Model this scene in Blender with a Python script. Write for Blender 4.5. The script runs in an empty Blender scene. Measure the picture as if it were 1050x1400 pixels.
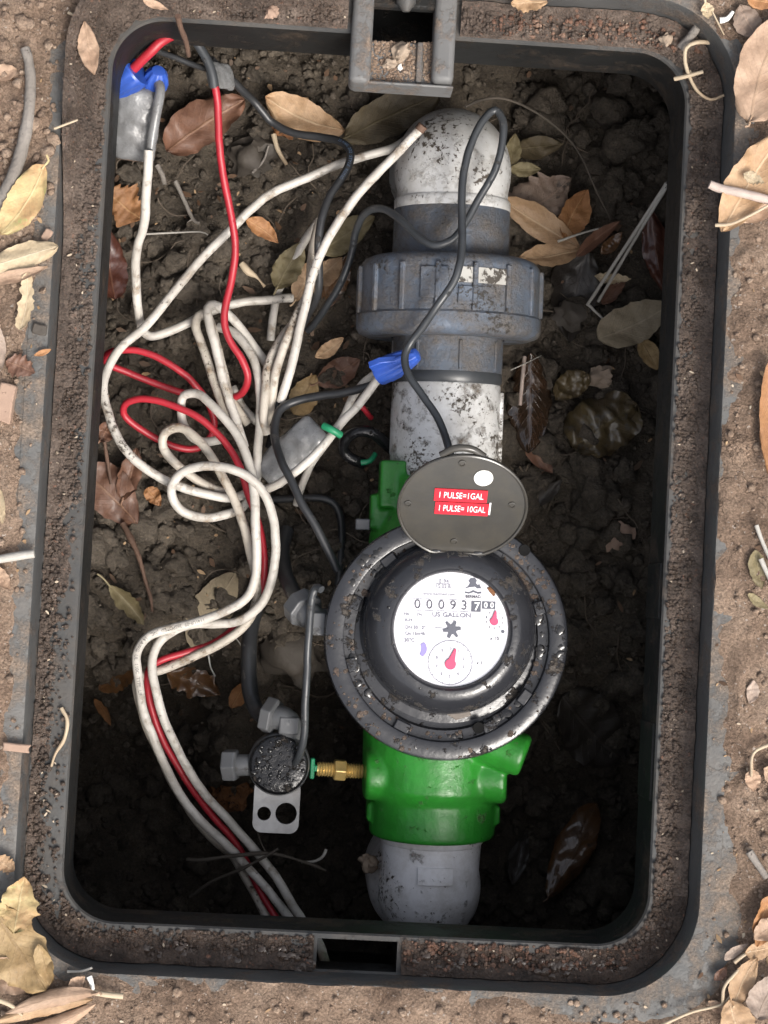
import bpy, bmesh, math, random
from math import sin, cos, pi, radians, sqrt, atan2
from mathutils import Vector, Matrix, noise, Euler

random.seed(7)
scene = bpy.context.scene
col = scene.collection

# ------------------------------------------------------------------ camera
CAM_LOC = Vector((-0.04280672, -0.07055656, 1.08956099))
CAM_ROT = Euler((0.04570043, -0.04496986, 0.05351099), 'XYZ')
FPX = 2633.0
cam_data = bpy.data.cameras.new('camera')
cam_data.sensor_fit = 'VERTICAL'
cam_data.sensor_height = 24.0
cam_data.sensor_width = 18.0
cam_data.lens = 24.0 * FPX / 1400.0
cam_data.clip_start = 0.02
cam_data.clip_end = 300.0
cam = bpy.data.objects.new('camera', cam_data)
col.objects.link(cam)
cam.location = CAM_LOC
cam.rotation_euler = CAM_ROT
scene.camera = cam

# ------------------------------------------------------------------ light
SUN_EL = 52.0
SUN_AZ = 146.0          # clockwise from +Y
world = bpy.data.worlds.new('World')
scene.world = world
world.use_nodes = True
wn = world.node_tree
sky = wn.nodes.new('ShaderNodeTexSky')
sky.sky_type = 'NISHITA'
sky.sun_disc = False
sky.sun_elevation = radians(SUN_EL)
sky.sun_rotation = radians(SUN_AZ)
sky.air_density = 1.0
sky.dust_density = 6.0
sky.ozone_density = 0.6
bg = wn.nodes['Background']
bg.inputs['Strength'].default_value = 0.15
hsv = wn.nodes.new('ShaderNodeHueSaturation')      # a hazy, nearly neutral sky
hsv.inputs['Saturation'].default_value = 0.45
wn.links.new(sky.outputs['Color'], hsv.inputs['Color'])
wn.links.new(hsv.outputs['Color'], bg.inputs['Color'])

sun_data = bpy.data.lights.new('sun', 'SUN')
sun_data.energy = 1.5
sun_data.angle = radians(20)
sun_data.color = (1.0, 0.95, 0.88)
sun = bpy.data.objects.new('sun', sun_data)
col.objects.link(sun)
sd = Vector((sin(radians(SUN_AZ)) * cos(radians(SUN_EL)), cos(radians(SUN_AZ)) * cos(radians(SUN_EL)), sin(radians(SUN_EL))))
sun.rotation_euler = (-sd).to_track_quat('-Z', 'Y').to_euler()
sun.location = sd * 3

scene.view_settings.view_transform = 'Standard'
scene.view_settings.look = 'None'
scene.view_settings.exposure = 0.72
scene.view_settings.gamma = 1.0
scene.view_settings.use_curve_mapping = False
scene.cycles.use_denoising = True
scene.cycles.max_bounces = 8

# ------------------------------------------------------------------ projection helpers (photo pixel + height -> place)
RM = CAM_ROT.to_matrix()
def P(px, py, z):
    d = RM @ Vector(((px - 525.0) / FPX, -(py - 700.0) / FPX, -1.0))
    return CAM_LOC + d * ((z - CAM_LOC.z) / d.z)
def scale_at(z):
    return FPX / (CAM_LOC.z - z)
def sstep(a, b, x):
    t = max(0.0, min(1.0, (x - a) / (b - a)))
    return t * t * (3 - 2 * t)
def fbm(x, y, s, octv=4, seed=0.0):
    return noise.fractal(Vector((x * s + seed, y * s - seed * 0.7, seed * 1.3)), 0.9, 2.1, octv, noise_basis='PERLIN_ORIGINAL')
def floor_z(x, y):
    """height of the soil in the pit"""
    z = -0.182
    z -= 0.022 * sstep(0.0, 0.16, x)
    z -= 0.15 * sstep(-0.06, -0.22, y) * (1 - 0.5 * sstep(0.0, 0.12, x))
    z += 0.075 * math.exp(-((x + 0.085) ** 2 + (y + 0.185) ** 2) / (2 * 0.022 ** 2))
    z -= 0.012 * sstep(0.18, 0.27, y) * sstep(0.0, 0.12, x)
    z += 0.010 * fbm(x, y, 14, 4, 3.1)
    return z
def Pf(px, py, dz=0.0):
    z = -0.2
    for i in range(8):
        p = P(px, py, z)
        z = floor_z(p.x, p.y) + dz
    return P(px, py, z)
GZ = 0.031
def Pg(px, py, dz=0.0):
    return P(px, py, GZ + dz)

# ------------------------------------------------------------------ materials
MATS = {}
def node_mat(name):
    m = bpy.data.materials.new(name)
    m.use_nodes = True
    nt = m.node_tree
    b = nt.nodes['Principled BSDF']
    return m, nt, b
class NT:
    def __init__(self, nt):
        self.nt = nt
        self.tc = nt.nodes.new('ShaderNodeTexCoord')
    def n(self, t, **kw):
        nd = self.nt.nodes.new(t)
        for k, v in kw.items():
            setattr(nd, k, v)
        return nd
    def link(self, a, b):
        self.nt.links.new(a, b)
    def noise(self, scale, detail=6, rough=0.6, coord='Object', seed=0.0):
        mp = self.n('ShaderNodeMapping')
        mp.inputs['Location'].default_value = (seed, seed * 0.6, -seed)
        self.link(self.tc.outputs[coord], mp.inputs['Vector'])
        t = self.n('ShaderNodeTexNoise')
        t.inputs['Scale'].default_value = scale
        t.inputs['Detail'].default_value = detail
        t.inputs['Roughness'].default_value = rough
        self.link(mp.outputs['Vector'], t.inputs['Vector'])
        return t.outputs['Fac']
    def voronoi(self, scale, feature='F1', out='Distance'):
        t = self.n('ShaderNodeTexVoronoi', feature=feature)
        t.inputs['Scale'].default_value = scale
        self.link(self.tc.outputs['Object'], t.inputs['Vector'])
        return t.outputs[out]
    def ramp(self, fac, stops, interp='LINEAR'):
        r = self.n('ShaderNodeValToRGB')
        r.color_ramp.interpolation = interp
        els = r.color_ramp.elements
        while len(els) < len(stops):
            els.new(0.5)
        for e, (p, c) in zip(els, stops):
            e.position = p
            e.color = (*c, 1) if len(c) == 3 else c
        self.link(fac, r.inputs['Fac'])
        return r.outputs['Color']
    def mask(self, fac, lo, hi):
        r = self.n('ShaderNodeMapRange')
        r.inputs['From Min'].default_value = lo
        r.inputs['From Max'].default_value = hi
        self.link(fac, r.inputs['Value'])
        return r.outputs['Result']
    def math(self, op, a, b=None):
        m = self.n('ShaderNodeMath', operation=op)
        for i, v in enumerate((a, b)):
            if v is None:
                continue
            if isinstance(v, (int, float)):
                m.inputs[i].default_value = v
            else:
                self.link(v, m.inputs[i])
        return m.outputs[0]
    def mix(self, fac, a, b):
        m = self.n('ShaderNodeMix', data_type='RGBA')
        if isinstance(fac, (int, float)):
            m.inputs[0].default_value = fac
        else:
            self.link(fac, m.inputs[0])
        for i, v in ((6, a), (7, b)):
            if isinstance(v, tuple):
                m.inputs[i].default_value = (*v, 1)
            else:
                self.link(v, m.inputs[i])
        return m.outputs[2]
    def bump(self, h, strength, dist, prev=None):
        b = self.n('ShaderNodeBump')
        b.inputs['Strength'].default_value = strength
        b.inputs['Distance'].default_value = dist
        self.link(h, b.inputs['Height'])
        if prev is not None:
            self.link(prev, b.inputs['Normal'])
        return b.outputs['Normal']

def soil_mat(name, dark, mid, light, rough=0.95, wet=0.0, grain=900, big=40, speck=None, cracks=False):
    m, nt, b = node_mat(name)
    N = NT(nt)
    n1 = N.noise(big, 8, 0.65)
    n2 = N.noise(grain, 3, 0.7, seed=3)
    c = N.ramp(n1, [(0.3, dark), (0.52, mid), (0.75, light)])
    g = N.ramp(n2, [(0.28, (0.35, 0.35, 0.35)), (0.72, (1.6, 1.6, 1.6))])
    mul = N.n('ShaderNodeMix', data_type='RGBA', blend_type='MULTIPLY')
    mul.inputs[0].default_value = 0.8
    N.link(c, mul.inputs[6]); N.link(g, mul.inputs[7])
    c = mul.outputs[2]
    if speck:
        v = N.noise(grain * 0.6, 2, 0.5, seed=9)
        c = N.mix(N.mask(v, 0.66, 0.72), c, speck)
    cm = None
    if cracks:
        wn_ = N.n('ShaderNodeTexNoise'); wn_.inputs['Scale'].default_value = 130; wn_.inputs['Detail'].default_value = 4
        N.link(N.tc.outputs['Object'], wn_.inputs['Vector'])
        vm = N.n('ShaderNodeVectorMath', operation='MULTIPLY_ADD')
        vm.inputs[1].default_value = (0.022, 0.022, 0.022)
        N.link(wn_.outputs['Color'], vm.inputs[0]); N.link(N.tc.outputs['Object'], vm.inputs[2])
        vo = N.n('ShaderNodeTexVoronoi', feature='DISTANCE_TO_EDGE'); vo.inputs['Scale'].default_value = 55
        N.link(vm.outputs[0], vo.inputs['Vector'])
        cm = N.math('MULTIPLY', N.mask(vo.outputs['Distance'], 0.035, 0.0), N.mask(N.noise(18, 3, 0.5, seed=14), 0.48, 0.60))
        c = N.mix(N.math('MULTIPLY', cm, 0.55), c, dark)
    N.link(c, b.inputs['Base Color'])
    nb = N.bump(N.noise(grain * 0.35, 6, 0.75, seed=5), 1.0, 0.0035)
    nb = N.bump(n2, 0.8, 0.0010, nb)
    if cm is not None:
        nb = N.bump(N.math('SUBTRACT', 1.0, cm), 0.8, 0.0016, nb)
    N.link(nb, b.inputs['Normal'])
    if wet:
        w = N.noise(60, 4, 0.6, seed=11)
        rr = N.mask(w, 0.42, 0.58)
        rm = N.n('ShaderNodeMapRange')
        rm.inputs['To Min'].default_value = rough
        rm.inputs['To Max'].default_value = max(0.12, rough - wet)
        N.link(rr, rm.inputs['Value'])
        N.link(rm.outputs['Result'], b.inputs['Roughness'])
    else:
        b.inputs['Roughness'].default_value = rough
        b.inputs['Specular IOR Level'].default_value = 0.25
    return m

def plastic_mat(name, c1, c2, rough=0.45, dirt=None, dirt_lo=0.55, dirt_hi=0.65, dirt_scale=60, speck=None, speck_lo=0.62, speck_scale=350, speck_patch=25,
                bump=0.0, bump_scale=200, rough_var=0.0, scratches=0.0, coat=0.0, spec=0.5, metallic=0.0, bump_d=0.001, grime=None):
    m, nt, b = node_mat(name)
    N = NT(nt)
    c = N.mix(N.mask(N.noise(22, 5, 0.6), 0.35, 0.65), c1, c2)
    fine = N.noise(700, 3, 0.7, seed=2)
    rough_v = None
    nb = None
    h = None
    if grime:
        gm = N.mask(N.noise(45, 8, 0.75, seed=17), 0.42, 0.72)
        c = N.mix(N.math('MULTIPLY', gm, 0.75), c, grime)
    if dirt:
        d = N.noise(dirt_scale, 9, 0.72, seed=7)
        dm = N.mask(d, dirt_lo, dirt_hi)
        dc = N.mix(N.mask(fine, 0.35, 0.65), tuple(x * 0.55 for x in dirt), tuple(min(1, x * 1.3) for x in dirt))
        c = N.mix(dm, c, dc)
        nb = N.bump(N.math('MULTIPLY', dm, N.math('ADD', fine, 0.6)), 0.7, 0.0012)
        rough_v = dm
    if speck:
        s = N.noise(speck_scale, 5, 0.7, seed=13)
        pch = N.noise(speck_patch, 3, 0.5, seed=21)
        sm = N.math('ADD', s, N.math('MULTIPLY', N.math('SUBTRACT', pch, 0.5), 0.7))
        smk = N.mask(sm, speck_lo, speck_lo + 0.05)
        c = N.mix(smk, c, speck)
        nb = N.bump(smk, 0.5, 0.0006, nb)
    if bump:
        nb = N.bump(N.noise(bump_scale, 4, 0.6, seed=31), bump, bump_d, nb)
    N.link(c, b.inputs['Base Color'])
    if nb is not None:
        N.link(nb, b.inputs['Normal'])
    if rough_v is not None or rough_var:
        rn = N.noise(120, 5, 0.6, seed=41)
        r = N.math('ADD', rough, N.math('MULTIPLY', N.math('SUBTRACT', rn, 0.5), rough_var * 2))
        if rough_v is not None:
            r = N.math('ADD', r, N.math('MULTIPLY', rough_v, 0.35))
        N.link(r, b.inputs['Roughness'])
    else:
        b.inputs['Roughness'].default_value = rough
    b.inputs['Coat Weight'].default_value = coat
    b.inputs['Coat Roughness'].default_value = 0.12
    b.inputs['Specular IOR Level'].default_value = spec
    b.inputs['Metallic'].default_value = metallic
    return m

def leaf_mat(name, c1, c2, vein, wet=0.0, blotch=None):
    m, nt, b = node_mat('leaf_' + name)
    N = NT(nt)
    uv = N.n('ShaderNodeSeparateXYZ')
    N.link(N.tc.outputs['UV'], uv.inputs[0])
    u, v = uv.outputs[0], uv.outputs[1]
    av = N.math('ABSOLUTE', N.math('SUBTRACT', v, 0.5))
    mid = N.mask(av, 0.035, 0.012)
    lat = N.math('FRACT', N.math('SUBTRACT', N.math('MULTIPLY', u, 11.0), N.math('MULTIPLY', av, 6.0)))
    lat = N.math('ABSOLUTE', N.math('SUBTRACT', lat, 0.5))
    latm = N.mask(lat, 0.09, 0.02)
    oi = N.n('ShaderNodeObjectInfo')
    c = N.mix(N.mask(N.noise(55, 6, 0.65), 0.36, 0.64), c1, c2)
    fine = N.noise(420, 5, 0.7, seed=4)
    fm = N.ramp(fine, [(0.3, (0.72, 0.72, 0.72)), (0.7, (1.15, 1.15, 1.15))])
    mul = N.n('ShaderNodeMix', data_type='RGBA', blend_type='MULTIPLY')
    mul.inputs[0].default_value = 0.7
    N.link(c, mul.inputs[6]); N.link(fm, mul.inputs[7])
    c = mul.outputs[2]
    if blotch:
        bm_ = N.mask(N.noise(90, 6, 0.7, seed=8), 0.56, 0.63)
        c = N.mix(N.math('MULTIPLY', bm_, 0.85), c, blotch)
    c = N.mix(N.math('MULTIPLY', mid, 0.75), c, vein)
    c = N.mix(N.math('MULTIPLY', latm, 0.22), c, vein)
    hs = N.n('ShaderNodeHueSaturation')
    vv = N.math('ADD', 0.82, N.math('MULTIPLY', oi.outputs['Random'], 0.36))
    N.link(vv, hs.inputs['Value'])
    N.link(c, hs.inputs['Color'])
    N.link(hs.outputs['Color'], b.inputs['Base Color'])
    h = N.math('ADD', N.math('MULTIPLY', mid, 1.0), N.math('MULTIPLY', latm, 0.35))
    nb = N.bump(h, 0.35, 0.0012)
    nb = N.bump(N.noise(300, 4, 0.65, seed=6), 0.5, 0.0009, nb)
    N.link(nb, b.inputs['Normal'])
    b.inputs['Roughness'].default_value = 0.62 - 0.45 * wet
    b.inputs['Coat Weight'].default_value = wet
    b.inputs['Coat Roughness'].default_value = 0.08
    return m

M = {}
M['ground'] = soil_mat('ground_soil', (0.155, 0.104, 0.074), (0.265, 0.188, 0.136), (0.37, 0.28, 0.21), cracks=True, grain=700, big=26, speck=(0.42, 0.36, 0.31))
M['ground_far'] = M['ground']
M['crumb'] = soil_mat('ground_crumbs', (0.19, 0.13, 0.095), (0.31, 0.225, 0.165), (0.42, 0.325, 0.25), grain=500, big=60)
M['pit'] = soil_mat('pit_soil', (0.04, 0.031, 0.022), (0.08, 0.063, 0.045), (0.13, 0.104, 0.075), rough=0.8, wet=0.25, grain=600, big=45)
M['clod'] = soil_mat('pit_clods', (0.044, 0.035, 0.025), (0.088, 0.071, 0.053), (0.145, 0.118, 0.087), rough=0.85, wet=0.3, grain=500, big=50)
M['ledge_dirt'] = soil_mat('ledge_dirt', (0.055, 0.04, 0.031), (0.12, 0.088, 0.069), (0.20, 0.155, 0.125), rough=0.7, wet=0.55, grain=650, big=50, speck=(0.20, 0.11, 0.075))
M['wet_mud'] = soil_mat('wet_mud', (0.035, 0.024, 0.018), (0.075, 0.05, 0.036), (0.13, 0.088, 0.062), rough=0.45, wet=0.42, grain=420, big=45, speck=(0.22, 0.11, 0.07))
M['rusty'] = soil_mat('rusty_crumbs', (0.10, 0.05, 0.032), (0.20, 0.11, 0.075), (0.36, 0.25, 0.18), rough=0.45, wet=0.3, grain=500, big=60)
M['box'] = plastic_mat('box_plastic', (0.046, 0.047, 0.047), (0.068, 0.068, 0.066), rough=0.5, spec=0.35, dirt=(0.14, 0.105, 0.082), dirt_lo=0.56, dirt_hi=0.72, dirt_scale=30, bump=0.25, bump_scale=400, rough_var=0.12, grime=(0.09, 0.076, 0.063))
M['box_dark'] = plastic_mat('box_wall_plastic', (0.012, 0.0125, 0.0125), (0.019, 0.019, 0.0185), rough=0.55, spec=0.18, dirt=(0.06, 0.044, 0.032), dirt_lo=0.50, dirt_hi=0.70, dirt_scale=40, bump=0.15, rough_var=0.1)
M['bracket'] = plastic_mat('bracket_plastic', (0.12, 0.12, 0.118), (0.15, 0.148, 0.145), rough=0.5, spec=0.35, dirt=(0.22, 0.165, 0.125), dirt_lo=0.50, dirt_hi=0.66, dirt_scale=60, bump=0.3)
M['lip'] = plastic_mat('lip_plastic', (0.055, 0.056, 0.056), (0.08, 0.08, 0.078), rough=0.45, spec=0.35, dirt=(0.13, 0.096, 0.072), dirt_lo=0.50, dirt_hi=0.68, dirt_scale=45, bump=0.2, rough_var=0.1)
M['flange'] = plastic_mat('flange_plastic', (0.085, 0.086, 0.084), (0.12, 0.12, 0.116), rough=0.5, spec=0.35, dirt=(0.22, 0.17, 0.13), dirt_lo=0.46, dirt_hi=0.62, dirt_scale=45, grime=(0.13, 0.115, 0.10), bump=0.6, bump_scale=260, rough_var=0.15)
M['pvc'] = plastic_mat('white_pvc', (0.76, 0.755, 0.77), (0.69, 0.685, 0.695), rough=0.34, speck=(0.075, 0.062, 0.05), speck_lo=0.63, speck_scale=330, speck_patch=26, dirt=(0.16, 0.13, 0.10), dirt_lo=0.60, dirt_hi=0.70, dirt_scale=80, grime=(0.40, 0.375, 0.34), rough_var=0.1, bump=0.06)
M['pvc_dirty'] = plastic_mat('white_pvc_muddy', (0.68, 0.68, 0.67), (0.58, 0.58, 0.57), rough=0.35, speck=(0.08, 0.067, 0.052), speck_lo=0.565, speck_scale=340, speck_patch=28, dirt=(0.17, 0.14, 0.11), dirt_lo=0.54, dirt_hi=0.66, dirt_scale=70, grime=(0.30, 0.28, 0.245), rough_var=0.1, bump=0.06)
M['pvc_far'] = plastic_mat('white_pvc_speckled', (0.55, 0.55, 0.545), (0.45, 0.45, 0.44), rough=0.36, speck=(0.08, 0.067, 0.054), speck_lo=0.585, speck_scale=300, speck_patch=34, dirt=(0.2, 0.17, 0.135), dirt_lo=0.52, dirt_hi=0.72, dirt_scale=60, grime=(0.33, 0.31, 0.275), rough_var=0.1, bump=0.08)
M['pvc_grey'] = plastic_mat('grey_pvc', (0.098, 0.122, 0.160), (0.072, 0.083, 0.100), rough=0.4, dirt=(0.11, 0.09, 0.07), dirt_lo=0.42, dirt_hi=0.68, dirt_scale=55, speck=(0.035, 0.03, 0.025), speck_lo=0.66, bump=0.12, rough_var=0.15)
M['green'] = plastic_mat('green_enamel', (0.026, 0.25, 0.026), (0.02, 0.20, 0.02), rough=0.36, speck=(0.03, 0.045, 0.02), speck_lo=0.74, speck_scale=300, bump=0.45, bump_scale=120, bump_d=0.0013, rough_var=0.2, coat=0.0, grime=(0.02, 0.12, 0.018), dirt=(0.075, 0.07, 0.04), dirt_lo=0.60, dirt_hi=0.72, dirt_scale=60)
M['meter_black'] = plastic_mat('meter_black_plastic', (0.020, 0.021, 0.025), (0.032, 0.033, 0.037), rough=0.20, spec=0.45, dirt=(0.075, 0.063, 0.052), dirt_lo=0.57, dirt_hi=0.64, dirt_scale=70, bump=0.25, bump_scale=140, rough_var=0.14, coat=0.0)
M['lid'] = plastic_mat('lid_plastic', (0.055, 0.052, 0.046), (0.042, 0.04, 0.036), rough=0.2, rough_var=0.1, grime=(0.068, 0.06, 0.047), bump=0.05)
M['rubber'] = plastic_mat('black_cable', (0.020, 0.021, 0.023), (0.034, 0.035, 0.037), rough=0.38, rough_var=0.12, dirt=(0.06, 0.05, 0.04), dirt_lo=0.6, dirt_hi=0.72, dirt_scale=90)
M['rubber_grey'] = plastic_mat('dark_grey_cable', (0.03, 0.033, 0.037), (0.048, 0.052, 0.056), rough=0.35, rough_var=0.12, dirt=(0.07, 0.06, 0.05), dirt_lo=0.6, dirt_hi=0.72, dirt_scale=90)
M['wire_white'] = plastic_mat('white_cable', (0.60, 0.57, 0.52), (0.49, 0.46, 0.415), rough=0.45, speck=(0.10, 0.085, 0.07), speck_lo=0.68, speck_scale=420, speck_patch=11, dirt=(0.34, 0.25, 0.165), dirt_lo=0.55, dirt_hi=0.72, dirt_scale=70, grime=(0.29, 0.265, 0.23))
M['wire_cream'] = plastic_mat('stained_cable', (0.52, 0.48, 0.42), (0.46, 0.41, 0.34), rough=0.5, speck=(0.09, 0.07, 0.05), speck_lo=0.66, speck_scale=420, speck_patch=18, dirt=(0.30, 0.20, 0.12), dirt_lo=0.55, dirt_hi=0.68, dirt_scale=70, grime=(0.24, 0.20, 0.16))
M['wire_red'] = plastic_mat('red_cable', (0.42, 0.020, 0.035), (0.34, 0.016, 0.028), rough=0.42, dirt=(0.12, 0.045, 0.035), dirt_lo=0.62, dirt_hi=0.76, dirt_scale=80, grime=(0.25, 0.02, 0.025))
M['blue'] = plastic_mat('blue_plastic', (0.035, 0.10, 0.46), (0.025, 0.075, 0.36), rough=0.35, grime=(0.03, 0.065, 0.24), rough_var=0.1)
M['splice'] = plastic_mat('grey_gel_sleeve', (0.23, 0.235, 0.24), (0.15, 0.153, 0.156), rough=0.28, rough_var=0.15, bump=0.6, bump_scale=160, bump_d=0.0012, coat=0.15, grime=(0.12, 0.115, 0.11), speck=(0.07, 0.06, 0.05), speck_lo=0.7)
M['fitting'] = plastic_mat('grey_fitting_plastic', (0.11, 0.113, 0.118), (0.085, 0.088, 0.092), rough=0.35, dirt=(0.10, 0.085, 0.07), dirt_lo=0.58, dirt_hi=0.72, rough_var=0.1)
M['coil_top'] = plastic_mat('wet_black_resin', (0.008, 0.008, 0.009), (0.014, 0.014, 0.015), rough=0.2, bump=0.5, bump_scale=190, bump_d=0.0014, coat=0.0, spec=0.45, dirt=(0.06, 0.05, 0.042), dirt_lo=0.58, dirt_hi=0.66, dirt_scale=120)
M['alu'] = plastic_mat('aluminium', (0.30, 0.30, 0.30), (0.21, 0.21, 0.205), rough=0.36, metallic=0.5, grime=(0.16, 0.15, 0.14), bump=0.2, speck=(0.15, 0.13, 0.11), speck_lo=0.68, rough_var=0.15)
M['brass'] = plastic_mat('brass', (0.72, 0.52, 0.20), (0.58, 0.40, 0.14), rough=0.34, metallic=0.55, grime=(0.16, 0.11, 0.05), rough_var=0.1)
M['green_seal'] = plastic_mat('green_tape', (0.02, 0.26, 0.12), (0.015, 0.18, 0.08), rough=0.4)
M['hole'] = plastic_mat('hole_shadow_plastic', (0.006, 0.006, 0.006), (0.01, 0.01, 0.01), rough=0.8, spec=0.1)
M['dial'] = plastic_mat('dial_white', (0.70, 0.70, 0.735), (0.66, 0.66, 0.70), rough=0.25, coat=0.3, speck=(0.10, 0.08, 0.06), speck_lo=0.83, speck_scale=330, speck_patch=60)
M['ink'] = plastic_mat('printing_ink', (0.05, 0.05, 0.07), (0.08, 0.08, 0.1), rough=0.5)
M['ink_grey'] = plastic_mat('faded_printing', (0.16, 0.16, 0.20), (0.22, 0.22, 0.27), rough=0.5)
M['ink_dark'] = plastic_mat('counter_drum', (0.07, 0.075, 0.10), (0.09, 0.095, 0.12), rough=0.4)
M['ink_violet'] = plastic_mat('violet_window', (0.20, 0.17, 0.42), (0.28, 0.24, 0.5), rough=0.4)
M['white_ink'] = plastic_mat('white_printing', (0.85, 0.85, 0.85), (0.8, 0.8, 0.8), rough=0.45)
M['red_sticker'] = plastic_mat('red_sticker', (0.62, 0.018, 0.035), (0.56, 0.015, 0.03), rough=0.35)
M['pointer'] = plastic_mat('pink_red_pointer', (0.70, 0.06, 0.15), (0.62, 0.05, 0.12), rough=0.35)
M['bead_white'] = plastic_mat('white_dot', (0.82, 0.81, 0.76), (0.78, 0.77, 0.72), rough=0.4)
M['cable_print'] = plastic_mat('cable_lettering', (0.10, 0.095, 0.09), (0.22, 0.20, 0.19), rough=0.6)
M['cable_print_blue'] = plastic_mat('cable_lettering_blue', (0.16, 0.24, 0.38), (0.09, 0.13, 0.2), rough=0.6)
M['twig_grey'] = plastic_mat('grey_bark', (0.25, 0.225, 0.20), (0.17, 0.15, 0.13), rough=0.85, bump=0.8, bump_scale=300, bump_d=0.0015, speck=(0.07, 0.055, 0.045), speck_lo=0.68)
M['twig_brown'] = plastic_mat('brown_bark', (0.13, 0.075, 0.05), (0.085, 0.05, 0.035), rough=0.75, bump=0.8, bump_scale=300, bump_d=0.0015, speck=(0.25, 0.18, 0.13), speck_lo=0.70)
M['twig_pink'] = plastic_mat('bleached_bark', (0.48, 0.40, 0.35), (0.36, 0.27, 0.23), rough=0.7, bump=0.6, bump_scale=300, bump_d=0.0012)
M['straw'] = plastic_mat('dry_straw', (0.46, 0.38, 0.27), (0.34, 0.25, 0.16), rough=0.65, bump=0.3, bump_scale=300)
M['straw_grey'] = plastic_mat('bleached_straw', (0.42, 0.40, 0.36), (0.30, 0.28, 0.25), rough=0.6, bump=0.4, bump_scale=300)
M['root'] = plastic_mat('thin_root', (0.055, 0.045, 0.035), (0.085, 0.07, 0.055), rough=0.8, bump=0.5, bump_scale=400)
M['root_pale'] = plastic_mat('hair_root', (0.14, 0.11, 0.08), (0.085, 0.065, 0.05), rough=0.8)
M['terracotta'] = plastic_mat('terracotta_chip', (0.34, 0.235, 0.175), (0.28, 0.185, 0.135), rough=0.85, bump=0.5, bump_scale=200, speck=(0.2, 0.13, 0.09), speck_lo=0.68)
M['stone'] = plastic_mat('tan_stone', (0.33, 0.255, 0.19), (0.26, 0.20, 0.15), rough=0.85, bump=0.6, bump_scale=200)
M['stone_grey'] = plastic_mat('grey_stone', (0.07, 0.058, 0.047), (0.045, 0.038, 0.03), rough=0.7, bump=0.6, bump_scale=200)
M['rust_clod'] = plastic_mat('rusty_clod', (0.24, 0.10, 0.035), (0.12, 0.055, 0.025), rough=0.8, bump=1.0, bump_scale=160, bump_d=0.003, speck=(0.03, 0.02, 0.015), speck_lo=0.6)
LEAF = {
    'tan': leaf_mat('tan', (0.40, 0.265, 0.155), (0.30, 0.185, 0.10), (0.45, 0.33, 0.21)),
    'pink': leaf_mat('pink_tan', (0.42, 0.29, 0.20), (0.34, 0.22, 0.145), (0.34, 0.23, 0.15)),
    'beige': leaf_mat('beige', (0.46, 0.37, 0.245), (0.38, 0.29, 0.18), (0.50, 0.42, 0.30)),
    'yellow': leaf_mat('yellow', (0.44, 0.35, 0.17), (0.40, 0.25, 0.12), (0.46, 0.37, 0.2), blotch=(0.30, 0.32, 0.12)),
    'ochre': leaf_mat('ochre', (0.36, 0.255, 0.125), (0.27, 0.175, 0.075), (0.24, 0.16, 0.075), blotch=(0.2, 0.14, 0.07)),
    'orange': leaf_mat('orange', (0.36, 0.175, 0.07), (0.26, 0.12, 0.05), (0.42, 0.24, 0.11)),
    'brown': leaf_mat('brown', (0.155, 0.075, 0.045), (0.105, 0.052, 0.034), (0.20, 0.11, 0.065), wet=0.08),
    'redbrown': leaf_mat('red_brown', (0.10, 0.036, 0.022), (0.075, 0.025, 0.016), (0.17, 0.08, 0.05), wet=0.5),
    'olive': leaf_mat('olive', (0.20, 0.165, 0.085), (0.145, 0.115, 0.06), (0.25, 0.21, 0.12)),
    'olivedark': leaf_mat('dark_olive', (0.095, 0.072, 0.038), (0.06, 0.045, 0.026), (0.12, 0.095, 0.05)),
    'greige': leaf_mat('greige', (0.30, 0.245, 0.165), (0.25, 0.20, 0.13), (0.36, 0.30, 0.21)),
    'spotted': leaf_mat('spotted', (0.25, 0.19, 0.15), (0.2, 0.14, 0.105), (0.28, 0.2, 0.15), blotch=(0.035, 0.028, 0.022)),
    'black': leaf_mat('wet_black', (0.022, 0.015, 0.010), (0.05, 0.028, 0.016), (0.075, 0.045, 0.03), wet=1.0),
    'wetbrown': leaf_mat('wet_brown', (0.115, 0.082, 0.035), (0.082, 0.06, 0.035), (0.13, 0.10, 0.05), wet=0.45, blotch=(0.095, 0.088, 0.078)),
    'wetorange': leaf_mat('wet_orange', (0.16, 0.075, 0.028), (0.09, 0.045, 0.02), (0.14, 0.08, 0.04), wet=0.7, blotch=(0.05, 0.035, 0.025)),
    'dark': leaf_mat('dark', (0.035, 0.028, 0.022), (0.025, 0.02, 0.016), (0.045, 0.035, 0.028), wet=0.2),
    'greypink': leaf_mat('grey_pink', (0.37, 0.29, 0.235), (0.30, 0.225, 0.175), (0.27, 0.20, 0.15), blotch=(0.24, 0.16, 0.11)),
}

# ------------------------------------------------------------------ mesh helpers
def tag(o, label=None, cat=None, group=None, kind=None):
    if label: o['label'] = label
    if cat: o['category'] = cat
    if group: o['group'] = group
    if kind: o['kind'] = kind
    return o
def empty(name, loc, label=None, cat=None, mat=None, group=None):
    o = bpy.data.objects.new(name, None)
    o.empty_display_size = 0.02
    col.objects.link(o)
    if mat is not None:
        o.matrix_world = mat
    else:
        o.location = loc
    tag(o, label, cat, group)
    return o
def frames(pts):
    n = len(pts)
    T = []
    for i in range(n):
        a = pts[max(0, i - 1)]; b = pts[min(n - 1, i + 1)]
        d = b - a
        T.append(d.normalized() if d.length > 1e-9 else Vector((0, 1, 0)))
    up = Vector((0, 0, 1)) if abs(T[0].z) < 0.9 else Vector((1, 0, 0))
    u = (up - T[0] * up.dot(T[0])).normalized()
    out = []
    for t in T:
        u = (u - t * u.dot(t))
        u = u.normalized() if u.length > 1e-9 else t.orthogonal().normalized()
        out.append((t, u, t.cross(u)))
    return out
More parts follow.
